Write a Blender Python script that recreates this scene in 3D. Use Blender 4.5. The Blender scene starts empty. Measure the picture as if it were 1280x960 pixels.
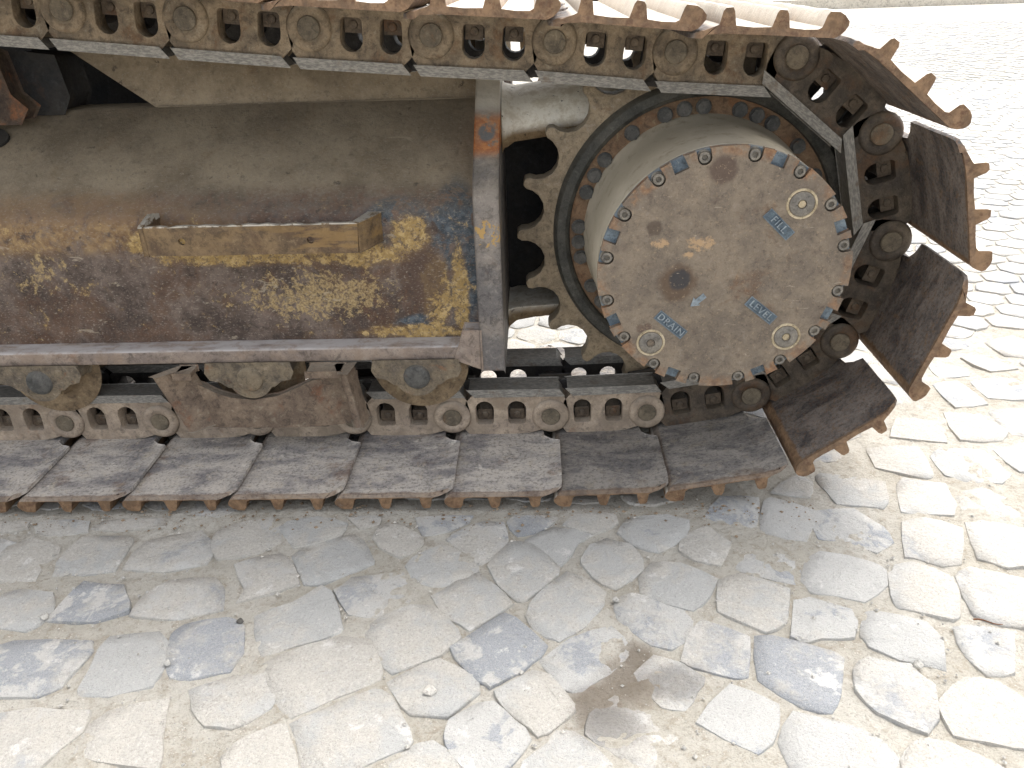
import bpy, bmesh, math, random
import numpy as np
from mathutils import Vector, Matrix
random.seed(7); np.random.seed(7)
SC = bpy.context.scene
COL = SC.collection
PI = math.pi

# ------------------------------------------------------------------ camera
cam_d = bpy.data.cameras.new('camera'); cam = bpy.data.objects.new('camera', cam_d); COL.objects.link(cam)
cam_d.sensor_fit = 'HORIZONTAL'; cam_d.sensor_width = 36.0
cam_d.lens = 36.0 * 1010.527 / 1280.0
cam_d.clip_start = 0.02; cam_d.clip_end = 3000
_r = Vector((0.999196, 0.025632, -0.030827)); _u = Vector((0.015735, 0.456485, 0.889592)); _f = Vector((-0.036874, 0.889362, -0.455715))
cam.matrix_world = Matrix(((_r.x, _u.x, -_f.x, 0.88728), (_r.y, _u.y, -_f.y, -1.15727), (_r.z, _u.z, -_f.z, 0.84009), (0, 0, 0, 1)))
SC.camera = cam

# ------------------------------------------------------------------ sky and sun (bright overcast)
SUN_EL = math.radians(61); SUN_AZ = math.radians(35)      # azimuth from +Y towards +X
W = bpy.data.worlds.new('World'); SC.world = W; W.use_nodes = True
wn = W.node_tree; wn.nodes.clear()
sky = wn.nodes.new('ShaderNodeTexSky'); sky.sky_type = 'NISHITA'; sky.sun_disc = False
sky.sun_elevation = SUN_EL; sky.sun_rotation = SUN_AZ
sky.air_density = 1.0; sky.dust_density = 4.0; sky.ozone_density = 1.0
hsv = wn.nodes.new('ShaderNodeHueSaturation'); hsv.inputs['Saturation'].default_value = 0.25
bg = wn.nodes.new('ShaderNodeBackground'); bg.inputs['Strength'].default_value = 0.15
wo = wn.nodes.new('ShaderNodeOutputWorld')
wn.links.new(sky.outputs[0], hsv.inputs['Color']); wn.links.new(hsv.outputs[0], bg.inputs[0]); wn.links.new(bg.outputs[0], wo.inputs[0])
sun_d = bpy.data.lights.new('sun', 'SUN'); sun_d.energy = 0.6; sun_d.angle = math.radians(30); sun_d.color = (1.0, 0.97, 0.93)
sun = bpy.data.objects.new('sun', sun_d); COL.objects.link(sun)
_sd = Vector((math.sin(SUN_AZ) * math.cos(SUN_EL), math.cos(SUN_AZ) * math.cos(SUN_EL), math.sin(SUN_EL)))
sun.rotation_euler = _sd.to_track_quat('Z', 'Y').to_euler()
VS = SC.view_settings
VS.view_transform = 'Standard'; VS.look = 'None'; VS.gamma = 1.0; VS.use_curve_mapping = False
VS.exposure = 1.62

# ------------------------------------------------------------------ materials
def C(r, g, b):
    f = lambda v: (v / 255 / 12.92) if v / 255 <= 0.04045 else ((v / 255 + 0.055) / 1.055) ** 2.4
    return (f(r), f(g), f(b), 1.0)

class NT:
    def __init__(s, name):
        s.m = bpy.data.materials.new(name); s.m.use_nodes = True
        s.t = s.m.node_tree; s.t.nodes.clear()
        s.out = s.t.nodes.new('ShaderNodeOutputMaterial'); s.p = s.t.nodes.new('ShaderNodeBsdfPrincipled')
        s.t.links.new(s.p.outputs[0], s.out.inputs[0])
        tc = s.t.nodes.new('ShaderNodeTexCoord'); s.obj = tc.outputs['Object']
        g = s.t.nodes.new('ShaderNodeNewGeometry'); s.pos = g.outputs['Position']; s.nor = g.outputs['Normal']
        oi = s.t.nodes.new('ShaderNodeObjectInfo'); s.rnd = oi.outputs['Random']
        v = s.t.nodes.new('ShaderNodeVectorMath'); v.operation = 'SCALE'; v.inputs[0].default_value = (37.1, 53.7, 71.3)
        s.t.links.new(s.rnd, v.inputs['Scale'])
        a = s.t.nodes.new('ShaderNodeVectorMath'); a.operation = 'ADD'
        s.t.links.new(s.obj, a.inputs[0]); s.t.links.new(v.outputs[0], a.inputs[1]); s.co = a.outputs[0]
    def L(s, a, b): s.t.links.new(a, b)
    def put(s, inp, v):
        if isinstance(v, bpy.types.NodeSocket): s.L(v, inp)
        else: inp.default_value = v
    def stretch(s, v, sx, sy, sz):
        n = s.t.nodes.new('ShaderNodeVectorMath'); n.operation = 'MULTIPLY'; s.L(v, n.inputs[0]); n.inputs[1].default_value = (sx, sy, sz); return n.outputs[0]
    def noise(s, scale, detail=4, rough=0.6, co=None, dist=0.0):
        n = s.t.nodes.new('ShaderNodeTexNoise'); s.L(co or s.co, n.inputs['Vector'])
        n.inputs['Scale'].default_value = scale; n.inputs['Detail'].default_value = detail
        n.inputs['Roughness'].default_value = rough; n.inputs['Distortion'].default_value = dist
        return n.outputs['Fac']
    def vor(s, scale, feature='F1', co=None):
        n = s.t.nodes.new('ShaderNodeTexVoronoi'); n.feature = feature; s.L(co or s.co, n.inputs['Vector']); n.inputs['Scale'].default_value = scale
        return n.outputs['Distance']
    def ss(s, v, lo, hi, a=0.0, b=1.0):
        n = s.t.nodes.new('ShaderNodeMapRange'); n.interpolation_type = 'SMOOTHSTEP'
        s.put(n.inputs['Value'], v); n.inputs['From Min'].default_value = lo; n.inputs['From Max'].default_value = hi
        n.inputs['To Min'].default_value = a; n.inputs['To Max'].default_value = b
        return n.outputs['Result']
    def math(s, op, a, b=0.0, clamp=False):
        n = s.t.nodes.new('ShaderNodeMath'); n.operation = op; n.use_clamp = clamp
        s.put(n.inputs[0], a); s.put(n.inputs[1], b); return n.outputs[0]
    def mul(s, *v):
        r = v[0]
        for x in v[1:]: r = s.math('MULTIPLY', r, x)
        return r
    def mix(s, f, a, b, mode='MIX'):
        n = s.t.nodes.new('ShaderNodeMix'); n.data_type = 'RGBA'; n.blend_type = mode
        s.put(n.inputs[0], f); s.put(n.inputs[6], a); s.put(n.inputs[7], b); return n.outputs[2]
    def sep(s, v):
        n = s.t.nodes.new('ShaderNodeSeparateXYZ'); s.L(v, n.inputs[0]); return n.outputs
    def blob(s, c, r, co=None):
        """soft ellipsoid mask: 1 in the middle, 0 at the rim"""
        m = s.t.nodes.new('ShaderNodeVectorMath'); m.operation = 'SUBTRACT'; s.L(co or s.obj, m.inputs[0]); m.inputs[1].default_value = c
        k = s.t.nodes.new('ShaderNodeVectorMath'); k.operation = 'MULTIPLY'; s.L(m.outputs[0], k.inputs[0]); k.inputs[1].default_value = [1 / q for q in r]
        l = s.t.nodes.new('ShaderNodeVectorMath'); l.operation = 'LENGTH'; s.L(k.outputs[0], l.inputs[0])
        return s.math('SUBTRACT', 1.0, l.outputs['Value'], True)
    def bump(s, h, strength, dist, prev=None):
        n = s.t.nodes.new('ShaderNodeBump'); n.inputs['Strength'].default_value = strength; n.inputs['Distance'].default_value = dist
        s.L(h, n.inputs['Height'])
        if prev is not None: s.L(prev, n.inputs['Normal'])
        return n.outputs[0]
    def done(s, col, rough=0.75, metal=0.0, normal=None, spec=0.35):
        s.put(s.p.inputs['Base Color'], col); s.put(s.p.inputs['Roughness'], rough); s.put(s.p.inputs['Metallic'], metal)
        s.p.inputs['Specular IOR Level'].default_value = spec
        if normal is not None: s.L(normal, s.p.inputs['Normal'])
        return s.m

def worn(name, a, b, rust, rust_lo=0.55, dust=None, dust_amt=0.6, rough=0.72, pit=0.6, scale=1.0, extra=None, fleck=None, gain=1.22, mott=1.0):
    """old steel: two tones of paint or scale, rust patches, settled dust on upward faces, scratches and pits"""
    n = NT(name)
    g = lambda c: tuple(min(.85, v * gain) for v in c[:3]) + (1,)
    a, b, rust = g(a), g(b), g(rust)
    col = n.mix(n.ss(n.noise(14 * scale, 6, 0.65), 0.38, 0.62), a, b)
    fine = n.noise(150 * scale, 5, 0.72); micro = n.noise(430, 3, 0.6); md = n.noise(52 * scale, 6, 0.74, dist=0.5)
    dk = n.mix(0.62, col, (0.012, 0.010, 0.009, 1)); lt = n.mix(0.38, col, tuple(min(q, 4.5 * v + .015) for q, v in zip((.5, .46, .4), a[:3])) + (1,))
    col = n.mix(n.ss(md, 0.50, 0.64, 0, 0.75 * mott), col, dk)
    col = n.mix(n.ss(md, 0.45, 0.34, 0, 0.55 * mott), col, lt)
    col = n.mix(n.ss(fine, 0.54, 0.70, 0.0, 0.6), col, dk)
    big = n.noise(9 * scale, 7, 0.7, dist=0.4)
    rm = n.ss(big, rust_lo, rust_lo + 0.12)
    rcol = n.mix(n.ss(n.noise(60 * scale, 5, 0.7), 0.35, 0.65), rust, n.mix(0.55, rust, (0.03, 0.016, 0.01, 1)))
    col = n.mix(n.mul(rm, n.ss(fine, .3, .6, .9, .5)), col, rcol)
    col = n.mix(n.ss(micro, 0.60, 0.70, 0, 0.45), col, lt)
    col = n.mix(n.ss(micro, 0.40, 0.30, 0, 0.5), col, dk)
    if extra: col = extra(n, col)
    if fleck is not None:
        col = n.mix(n.ss(n.noise(90 * scale, 3, 0.55), 0.66, 0.72, 0, 0.8), col, fleck)
    if dust is not None:
        up = n.ss(n.sep(n.nor)[2], 0.15, 0.9)
        dm = n.mul(up, n.ss(n.noise(22 * scale, 6, 0.7), 0.3, 0.65, 0.35, 1.0), dust_amt)
        col = n.mix(dm, col, n.mix(n.ss(fine, 0.3, 0.7), dust, n.mix(0.35, dust, (0.1, 0.09, 0.07, 1))))
    nb = n.bump(fine, 0.35 * pit, 0.002)
    nb = n.bump(n.noise(38 * scale, 6, 0.7), 0.45 * pit, 0.006, nb)
    return n.done(col, n.ss(fine, 0.2, 0.8, rough - 0.12, rough + 0.14), 0.0, nb)

DUST = C(150, 140, 122)
ORANGE = C(150, 92, 50)

# --- track frame: dark worn plate with yellow and blue paint remains
def frame_paint(n, col):
    x, y, z = n.sep(n.obj)
    mot = n.noise(26, 7, 0.72, dist=0.6); mot2 = n.noise(75, 6, 0.75, dist=0.3); grn = n.noise(260, 3, 0.6)
    up = n.ss(z, 0.492, 0.53)
    # slope and upper plate: dry grey brown dust
    slope = n.mix(n.ss(n.noise(7, 7, 0.7), 0.35, 0.65), C(112, 99, 81), C(150, 136, 114))
    slope = n.mix(n.ss(mot2, 0.52, 0.7, 0, 0.55), slope, C(74, 66, 58))
    col = n.mix(n.mul(up, n.ss(mot, 0.25, 0.5, 0.72, 1)), col, slope)
    # tan worn band along the rounded upper edge
    band = n.mul(n.ss(n.blob((0.05, 0.19, 0.468), (0.42, 0.3, 0.062)), 0.0, 0.5), n.ss(mot, 0.34, 0.52))
    col = n.mix(n.mul(band, 0.9), col, n.mix(n.ss(mot2, 0.4, 0.6), C(118, 92, 64), C(148, 122, 86)))
    edge = n.mul(n.ss(n.blob((0.45, 0.19, 0.492), (0.9, 0.3, 0.03)), 0.0, 0.6), n.ss(mot2, 0.42, 0.56))
    col = n.mix(n.mul(edge, 0.7), col, C(108, 82, 66))
    # blue paint near the end plate
    bl = n.math('MAXIMUM', n.blob((0.745, 0.19, 0.40), (0.06, 0.3, 0.15)), n.blob((0.645, 0.19, 0.46), (0.075, 0.3, 0.05)))
    bl = n.math('MAXIMUM', bl, n.blob((0.70, 0.19, 0.275), (0.09, 0.3, 0.028)))
    col = n.mix(n.mul(n.ss(bl, 0.05, 0.3), n.ss(mot, 0.40, 0.50)), col, n.mix(n.ss(mot2, 0.4, 0.65), C(52, 60, 67), C(90, 98, 104)))
    # strong yellow scuffs below the bracket and beside it
    ye = n.blob((0.36, 0.19, 0.412), (0.21, 0.3, 0.026))
    for c, r in (((0.225, 0.19, 0.435), (0.08, 0.3, 0.03)), ((0.58, 0.19, 0.408), (0.11, 0.3, 0.03)), ((0.665, 0.19, 0.44), (0.05, 0.3, 0.05)),
                 ((0.705, 0.19, 0.335), (0.035, 0.3, 0.10)), ((0.66, 0.19, 0.262), (0.13, 0.3, 0.018)), ((0.745, 0.19, 0.33), (0.02, 0.3, 0.12))):
        ye = n.math('MAXIMUM', ye, n.blob(c, r))
    col = n.mix(n.mul(n.ss(n.math('ADD', ye, n.mul(n.math('SUBTRACT', mot, .5), 1.2)), .0, .35, 0, .6), n.ss(mot2, .3, .55, .5, 1)), col, C(112, 88, 58))
    brk = n.noise(130, 5, .75, dist=.4)
    wob = n.math('ADD', ye, n.math('MULTIPLY', n.math('SUBTRACT', mot, 0.5), 1.9))
    wob = n.math('ADD', wob, n.math('MULTIPLY', n.math('SUBTRACT', mot2, 0.5), 0.9))
    low_z = n.ss(z, .485, .507, 1, 0)
    col = n.mix(n.mul(low_z, n.ss(wob, 0.20, 0.42), n.ss(brk, 0.41, 0.50, .15, .95)), col, n.mix(n.ss(mot2, 0.45, 0.62), C(150, 124, 76), C(186, 160, 110)))
    # pale yellow speckle across the lower plate
    sp = n.math('MAXIMUM', n.blob((0.50, 0.19, 0.335), (0.24, 0.3, 0.075)), n.mul(n.blob((0.0, 0.19, 0.39), (0.12, 0.3, 0.1)), .55))
    sp = n.math('ADD', n.mul(sp, 0.55), n.math('MULTIPLY', n.math('SUBTRACT', mot2, 0.5), 1.5))
    sp = n.math('ADD', sp, n.math('MULTIPLY', n.math('SUBTRACT', mot, 0.5), 0.9))
    col = n.mix(n.mul(low_z, n.ss(sp, 0.26, 0.36, 0, 0.8), n.ss(brk, .40, .52, .1, 1)), col, n.mix(n.ss(grn, 0.4, 0.6), C(142, 120, 82), C(172, 150, 108)))
    # brown bare patches
    br = n.math('ADD', n.blob((0.685, 0.19, 0.37), (0.07, 0.3, 0.12)), n.math('ADD', n.math('MULTIPLY', n.math('SUBTRACT', mot, 0.5), 2.2), n.math('MULTIPLY', n.math('SUBTRACT', mot2, 0.5), 1.0)))
    col = n.mix(n.ss(br, 0.42, 0.56, 0, 0.8), col, C(78, 60, 50))
    ch = n.ss(n.noise(30, 5, .65, n.stretch(n.co, .6, 1, 1.3), 1.2), .645, .70, 0, .6)
    col = n.mix(ch, col, C(164, 152, 132))
    col = n.mix(n.ss(n.noise(55, 4, .6), .66, .71, 0, .7), col, C(52, 44, 38))
    return n.mix(n.ss(n.noise(300, 4, 0.65, n.stretch(n.co, .6, 1, 1.2)), 0.55, 0.68, 0, 0.6), col, C(146, 136, 124))
M_FRAME = worn('frame_steel', C(66, 55, 49), C(104, 91, 82), C(92, 66, 48), 0.50, DUST, 0.30, 0.66, 0.8, 1.0, frame_paint, gain=1.1)

def ledge_x(n, col):
    col = n.mix(n.mul(n.ss(n.sep(n.nor)[2], 0.3, 0.6), n.ss(n.noise(40, 5, 0.7, n.stretch(n.co, 0.3, 1, 1)), 0.3, 0.6)), col, C(176, 170, 166))
    return n.mix(n.ss(n.noise(24, 6, 0.7), 0.5, 0.62, 0, .6), col, C(136, 118, 102))
M_LEDGE = worn('ledge_steel', C(112, 100, 92), C(136, 122, 110), C(124, 92, 70), 0.58, None, 0, 0.6, 0.7, 1.0, ledge_x)
def plate_x(n, col):
    z = n.sep(n.obj)[2]
    o = n.mul(n.ss(n.math('ABSOLUTE', n.math('SUBTRACT', z, 0.592)), 0.018, 0.034, 1, 0), n.ss(n.noise(34, 5, .7), .36, .46))
    col = n.mix(o, col, n.mix(n.ss(n.noise(80, 4, .7), .4, .6), C(160, 88, 40), C(190, 124, 70)))
    col = n.mix(n.mul(n.ss(n.blob((.8, .2, .595), (.02, .3, .016)), 0.1, 0.4), n.ss(n.noise(60, 4, .6), .4, .5)), col, C(74, 84, 96))
    col = n.mix(n.mul(n.ss(z, 0.612, 0.64, 0, .92), n.ss(n.noise(40, 5, .7), .3, .5, .7, 1)), col, C(198, 190, 176))
    yl = n.mul(n.blob((.8, .15, .45), (.03, .2, .03)), n.ss(n.noise(90, 4, .6), .48, .56))
    return n.mix(n.ss(yl, .1, .3), col, C(170, 138, 84))
M_PLATE = worn('end_plate_steel', C(94, 90, 88), C(122, 114, 106), C(118, 92, 74), 0.58, DUST, 0.5, 0.6, 0.7, 1.0, plate_x)
def brk_x(n, col):
    x, y, z = n.sep(n.obj)
    col = n.mix(n.mul(n.ss(n.noise(26, 5, .7, n.stretch(n.co, .35, 1, 2)), .48, .6), n.ss(x, .3, .58, .08, .7)), col, C(140, 112, 70))
    return n.mix(n.mul(n.ss(z, .4802, .4820), n.ss(n.noise(60, 4, .7), .40, .52)), col, C(186, 180, 168))
M_BRKT = worn('bracket_steel', C(88, 72, 54), C(116, 96, 70), C(78, 58, 44), 0.5, C(140, 124, 100), 0.35, 0.62, 0.8, 1.3, brk_x)
M_DARK = worn('dark_steel', C(26, 27, 29), C(38, 36, 34), C(56, 40, 28), 0.6, C(70, 64, 54), 0.35, 0.75, 0.6)
M_RUSTY = worn('orange_rust_steel', C(58, 48, 42), C(74, 62, 52), C(130, 82, 48), 0.48, C(110, 96, 76), 0.4, 0.75, 0.9, 1.4)
def arm_x(n, col):
    m = n.mul(n.ss(n.sep(n.nor)[2], -.05, .35), n.ss(n.noise(30, 5, .7), .25, .42, .7, 1))
    return n.mix(m, col, n.mix(n.ss(n.noise(60, 4, .7), .4, .65), C(232, 226, 212), C(206, 196, 176)))
M_ARM = worn('cream_painted_casting', C(104, 86, 62), C(118, 98, 72), C(96, 64, 42), 0.62, None, 0, 0.7, 0.5, 1.2, arm_x, fleck=C(60, 48, 38))

# --- chain links: brown dried mud over steel
M_LINK = worn('track_link_steel', C(94, 83, 69), C(126, 111, 91), C(102, 74, 48), 0.53, C(176, 168, 150), 0.8, 0.68, 1.0, 1.5, gain=1.28)
def lowlink(n, col):
    return n.mix(n.ss(n.noise(18, 6, .7), .42, .6, 0, .75), col, C(134, 120, 104))
M_LINKLOW = worn('dusty_link_steel', C(114, 102, 90), C(138, 124, 108), C(112, 82, 58), 0.58, C(160, 150, 136), 0.6, 0.68, 1.0, 1.5, lowlink, gain=1.78)
M_OILY = worn('oily_link_steel', C(58, 51, 44), C(84, 74, 62), C(92, 66, 44), 0.5, C(130, 120, 104), 0.5, 0.52, 1.0, 1.5, gain=1.25)
M_LINKSHADE = worn('shaded_link_steel', C(44, 42, 42), C(62, 58, 54), C(70, 54, 40), 0.6, C(110, 102, 90), 0.4, 0.55, 0.8, 1.5, gain=1.0)  # far links and bushings: shade of the recesses put into the colour
M_PIN = worn('pin_steel', C(84, 76, 64), C(106, 96, 80), C(112, 80, 50), 0.56, None, 0, 0.55, 0.8, 1.6)
M_NUT = worn('nut_steel', C(72, 62, 52), C(96, 84, 70), C(104, 70, 42), 0.55, C(160, 152, 138), 0.6, 0.6, 0.8, 2.0)
def rail_mat():
    n = NT('polished_rail_steel')
    st = n.noise(330, 5, 0.7, n.stretch(n.co, 0.35, 1, 1.2)); st2 = n.noise(30, 5, 0.7)
    col = n.mix(n.ss(st, 0.4, 0.62), C(112, 109, 104), C(150, 146, 138))
    col = n.mix(n.ss(st2, 0.55, 0.7, 0, .6), col, C(104, 88, 72))
    return n.done(col, n.ss(st, 0.3, 0.7, 0.45, 0.68), 0.15, n.bump(st, 0.3, 0.002))
M_RAIL = rail_mat()

# --- track shoes: dark smooth inner face, rust on hook and edges
def shoe_mat(name, low, k=1.0):
    n = NT(name)
    u, y, w = n.sep(n.obj)
    st = n.noise(16, 7, 0.72, n.stretch(n.co, 0.7, 1.3, 1), 0.4); fine = n.noise(170, 5, 0.7); md = n.noise(46, 6, 0.72, dist=.3)
    if low:
        col = n.mix(n.ss(st, 0.36, 0.62), C(124, 121, 120), C(188, 181, 170))
        col = n.mix(n.ss(md, 0.52, 0.68, 0, .75), col, C(182, 172, 154))
        col = n.mix(n.ss(n.noise(30, 6, .7), 0.60, 0.68, 0, .9), col, C(202, 196, 184))
        col = n.mix(n.ss(n.noise(11, 5, .7), 0.55, 0.68, 0, .6), col, C(118, 92, 70))
    else:
        col = n.mix(n.ss(st, 0.36, 0.62), C(66, 63, 62), C(118, 110, 102))
        col = n.mix(n.ss(md, 0.54, 0.68, 0, .7), col, C(116, 94, 70))
        scr = n.noise(60, 4, 0.6, n.stretch(n.co, 3.0, 0.4, 1))
        col = n.mix(n.ss(scr, 0.62, 0.70, 0, .4), col, C(126, 116, 102))
        col = n.mix(n.ss(n.noise(240, 4, .7), .52, .64, 0, .55), col, C(112, 82, 58))
    if k != 1: col = n.mix(1.0, col, (k, k * .985, k * .99, 1), 'MULTIPLY')
    col = n.mix(n.ss(fine, 0.48, 0.66, 0, .7), col, n.mix(.7, col, (.02, .017, .015, 1)))
    mic = n.noise(430, 3, .6); col = n.mix(n.ss(mic, .6, .7, 0, .4), col, n.mix(.5, col, C(190, 180, 166)))
    rc = n.mix(n.ss(md, 0.38, 0.62), C(106, 84, 63), C(140, 112, 85))
    rc = n.mix(n.ss(n.noise(85, 4, .7), .5, .66, 0, .7), rc, C(92, 66, 50))
    edge = n.ss(n.math('ADD', y, n.mul(n.math('SUBTRACT', md, .5), .02)), 0.0035, 0.0075, 1, 0)
    hook = n.ss(n.math('ADD', u, n.mul(n.math('SUBTRACT', md, .5), .02)), *((0.0145, 0.0185) if low else (0.0195, 0.0245)), 1, 0)
    outer = n.ss(w, -0.0455, -0.049, 0, 1)
    rm = n.math('MAXIMUM', n.math('MAXIMUM', n.mul(edge, .6 if low else .9), n.mul(hook, .35 if low else 1.0)), outer)
    col = n.mix(n.mul(rm, n.ss(md, .2, .45, .75, 1)), col, rc)
    up = n.mul(n.ss(n.sep(n.nor)[2], 0.08, 0.5), outer)
    col = n.mix(n.mul(up, n.ss(st, .3, .6, .8, 1)), col, C(206, 198, 184))
    nb = n.bump(fine, 0.5, 0.002); nb = n.bump(md, 0.55, 0.005, nb)
    return n.done(col, n.ss(fine, 0.2, 0.8, 0.5, 0.78), 0.0, nb)
M_SHOE = shoe_mat('dark_shoe_steel', False, 1.15)
M_SHOELOW = shoe_mat('dusty_shoe_steel', True, 1.08)
M_SHOEMID = shoe_mat('half_dusty_shoe_steel', True, .62)

# --- sprocket and final drive
M_SPROCKET = worn('sprocket_steel', C(124, 110, 90), C(148, 132, 108), C(116, 88, 64), 0.6, C(180, 170, 150), 0.6, 0.6, 0.8, 1.5, gain=1.0)
M_LIP = worn('oily_lip_steel', C(52, 52, 48), C(72, 70, 64), C(80, 66, 50), 0.66, C(104, 98, 86), 0.5, 0.6, 0.7, 1.5)
M_FLANGE = worn('rusty_flange_steel', C(98, 78, 60), C(118, 94, 72), C(124, 84, 54), 0.52, C(110, 96, 76), 0.4, 0.7, 0.8, 1.5)
M_BOLT = worn('dark_bolt_steel', C(60, 60, 58), C(82, 80, 76), C(92, 66, 44), 0.6, C(116, 106, 90), 0.4, 0.55, 0.6, 2.0)
def drum_mat():
    n = NT('dust_coated_drum')
    st = n.noise(5, 6, .65, n.stretch(n.co, 1, .6, 1)); fine = n.noise(260, 4, .6)
    col = n.mix(n.ss(st, .35, .65), C(172, 162, 142), C(196, 186, 166))
    col = n.mix(n.ss(n.noise(30, 6, .7), .52, .7, 0, .5), col, C(120, 106, 84))
    return n.done(col, .85, 0, n.bump(fine, .25, .001))
M_DRUM = drum_mat()
def cover_x(n, col):
    md = n.noise(40, 6, .7)
    x, y, z = n.sep(n.obj)
    r = n.math('SQRT', n.math('ADD', n.mul(x, x), n.mul(z, z)))
    wb = n.math('ADD', r, n.mul(n.math('SUBTRACT', n.noise(18, 5, .7), .5), .03))
    col = n.mix(n.mul(n.ss(wb, .174, .187), n.ss(md, .42, .58, .05, .85), n.ss(n.noise(9, 4, .6), .38, .58, .5, 1)), col, n.mix(n.ss(n.noise(90, 4, .7), .4, .6), C(118, 82, 56), C(150, 112, 78)))
    sd = n.math('SUBTRACT', 0.0, y)
    for c, q, f, cc in (((-.0712, 0, -.0137), .044, .8, C(88, 70, 54)), ((-.0146, 0, .160), .030, .8, C(78, 62, 54)), ((-.1105, 0, .0764), .016, .75, C(78, 66, 56)), ((-.067, 0, -.008), .024, .85, C(50, 52, 56)), ((-.125, 0, -.09), .010, .6, C(84, 64, 54)), ((-.113, 0, -.087), .009, .6, C(84, 64, 54))):
        b = n.math('ADD', n.blob(c, (q, .1, q)), n.mul(n.math('SUBTRACT', md, .5), .5))
        col = n.mix(n.ss(b, .02, .3, 0, f), col, cc)
    for c, q in (((-.1007, 0, .0511), .020), ((-.0385, 0, .0497), .030), ((-.055, 0, .032), .014)):
        b = n.math('ADD', n.blob(c, (q * 1.3, .1, q * .7)), n.mul(n.math('SUBTRACT', n.noise(120, 5, .7), .5), 1.3))
        col = n.mix(n.ss(b, .25, .5, 0, .8), col, C(178, 148, 112))
    scr = n.ss(n.noise(70, 3, .6, n.stretch(n.co, .5, 1, 2.5), 1.0), .68, .73, 0, .7)
    col = n.mix(scr, col, C(164, 152, 134))
    return n.mix(n.ss(n.noise(230, 3, .6), .6, .7, 0, .45), col, C(158, 138, 112))
M_COVER = worn('final_drive_cover_steel', C(110, 99, 87), C(130, 117, 101), C(112, 84, 62), 0.58, None, 0, 0.62, 0.55, 1.4, cover_x, gain=.98, mott=.45)
M_BLUE = worn('blue_grey_paint', C(78, 90, 100), C(104, 116, 124), C(110, 96, 80), 0.66, C(176, 170, 158), 0.6, 0.55, 0.4, 2.5)
M_BLUEDK = worn('blue_grey_plate', C(64, 76, 86), C(84, 96, 104), C(90, 84, 74), 0.66, C(176, 170, 158), 0.6, 0.55, 0.4, 2.5)  # plate ground darkened to imitate the shadow round raised letters
M_LETTER = worn('highlight_letter_steel', C(112, 122, 128), C(140, 148, 152), C(120, 110, 96), 0.66, None, 0, 0.5, 0.3, 2.5)  # letters lightened to imitate the highlights on their relief
M_PLUG = worn('plug_steel', C(98, 94, 88), C(118, 112, 102), C(112, 92, 72), 0.62, C(180, 166, 140), 0.5, 0.55, 0.5, 2.5)
M_PLUGRIM = worn('chalky_rim', C(150, 136, 110), C(176, 162, 136), C(120, 96, 70), 0.62, None, 0, 0.8, 0.6, 3.0)
M_ROLLER = worn('roller_casting', C(84, 76, 66), C(112, 100, 82), C(140, 88, 52), 0.56, C(150, 138, 116), 0.55, 0.68, 1.0, 1.6)
M_FLANGEROLL = worn('roller_flange_steel', C(100, 84, 64), C(128, 110, 86), C(112, 80, 52), 0.56, C(150, 138, 116), 0.4, 0.6, 0.8, 1.4)
M_GUARD = worn('track_guard_steel', C(94, 80, 68), C(118, 102, 86), C(116, 76, 52), 0.54, C(156, 146, 130), 0.7, 0.66, 1.0, 1.4)
M_HOUSE = worn('excavator_yellow_paint', C(186, 140, 40), C(178, 132, 40), C(120, 80, 44), 0.72, DUST, 0.4, 0.5, 0.2, .5)

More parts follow.
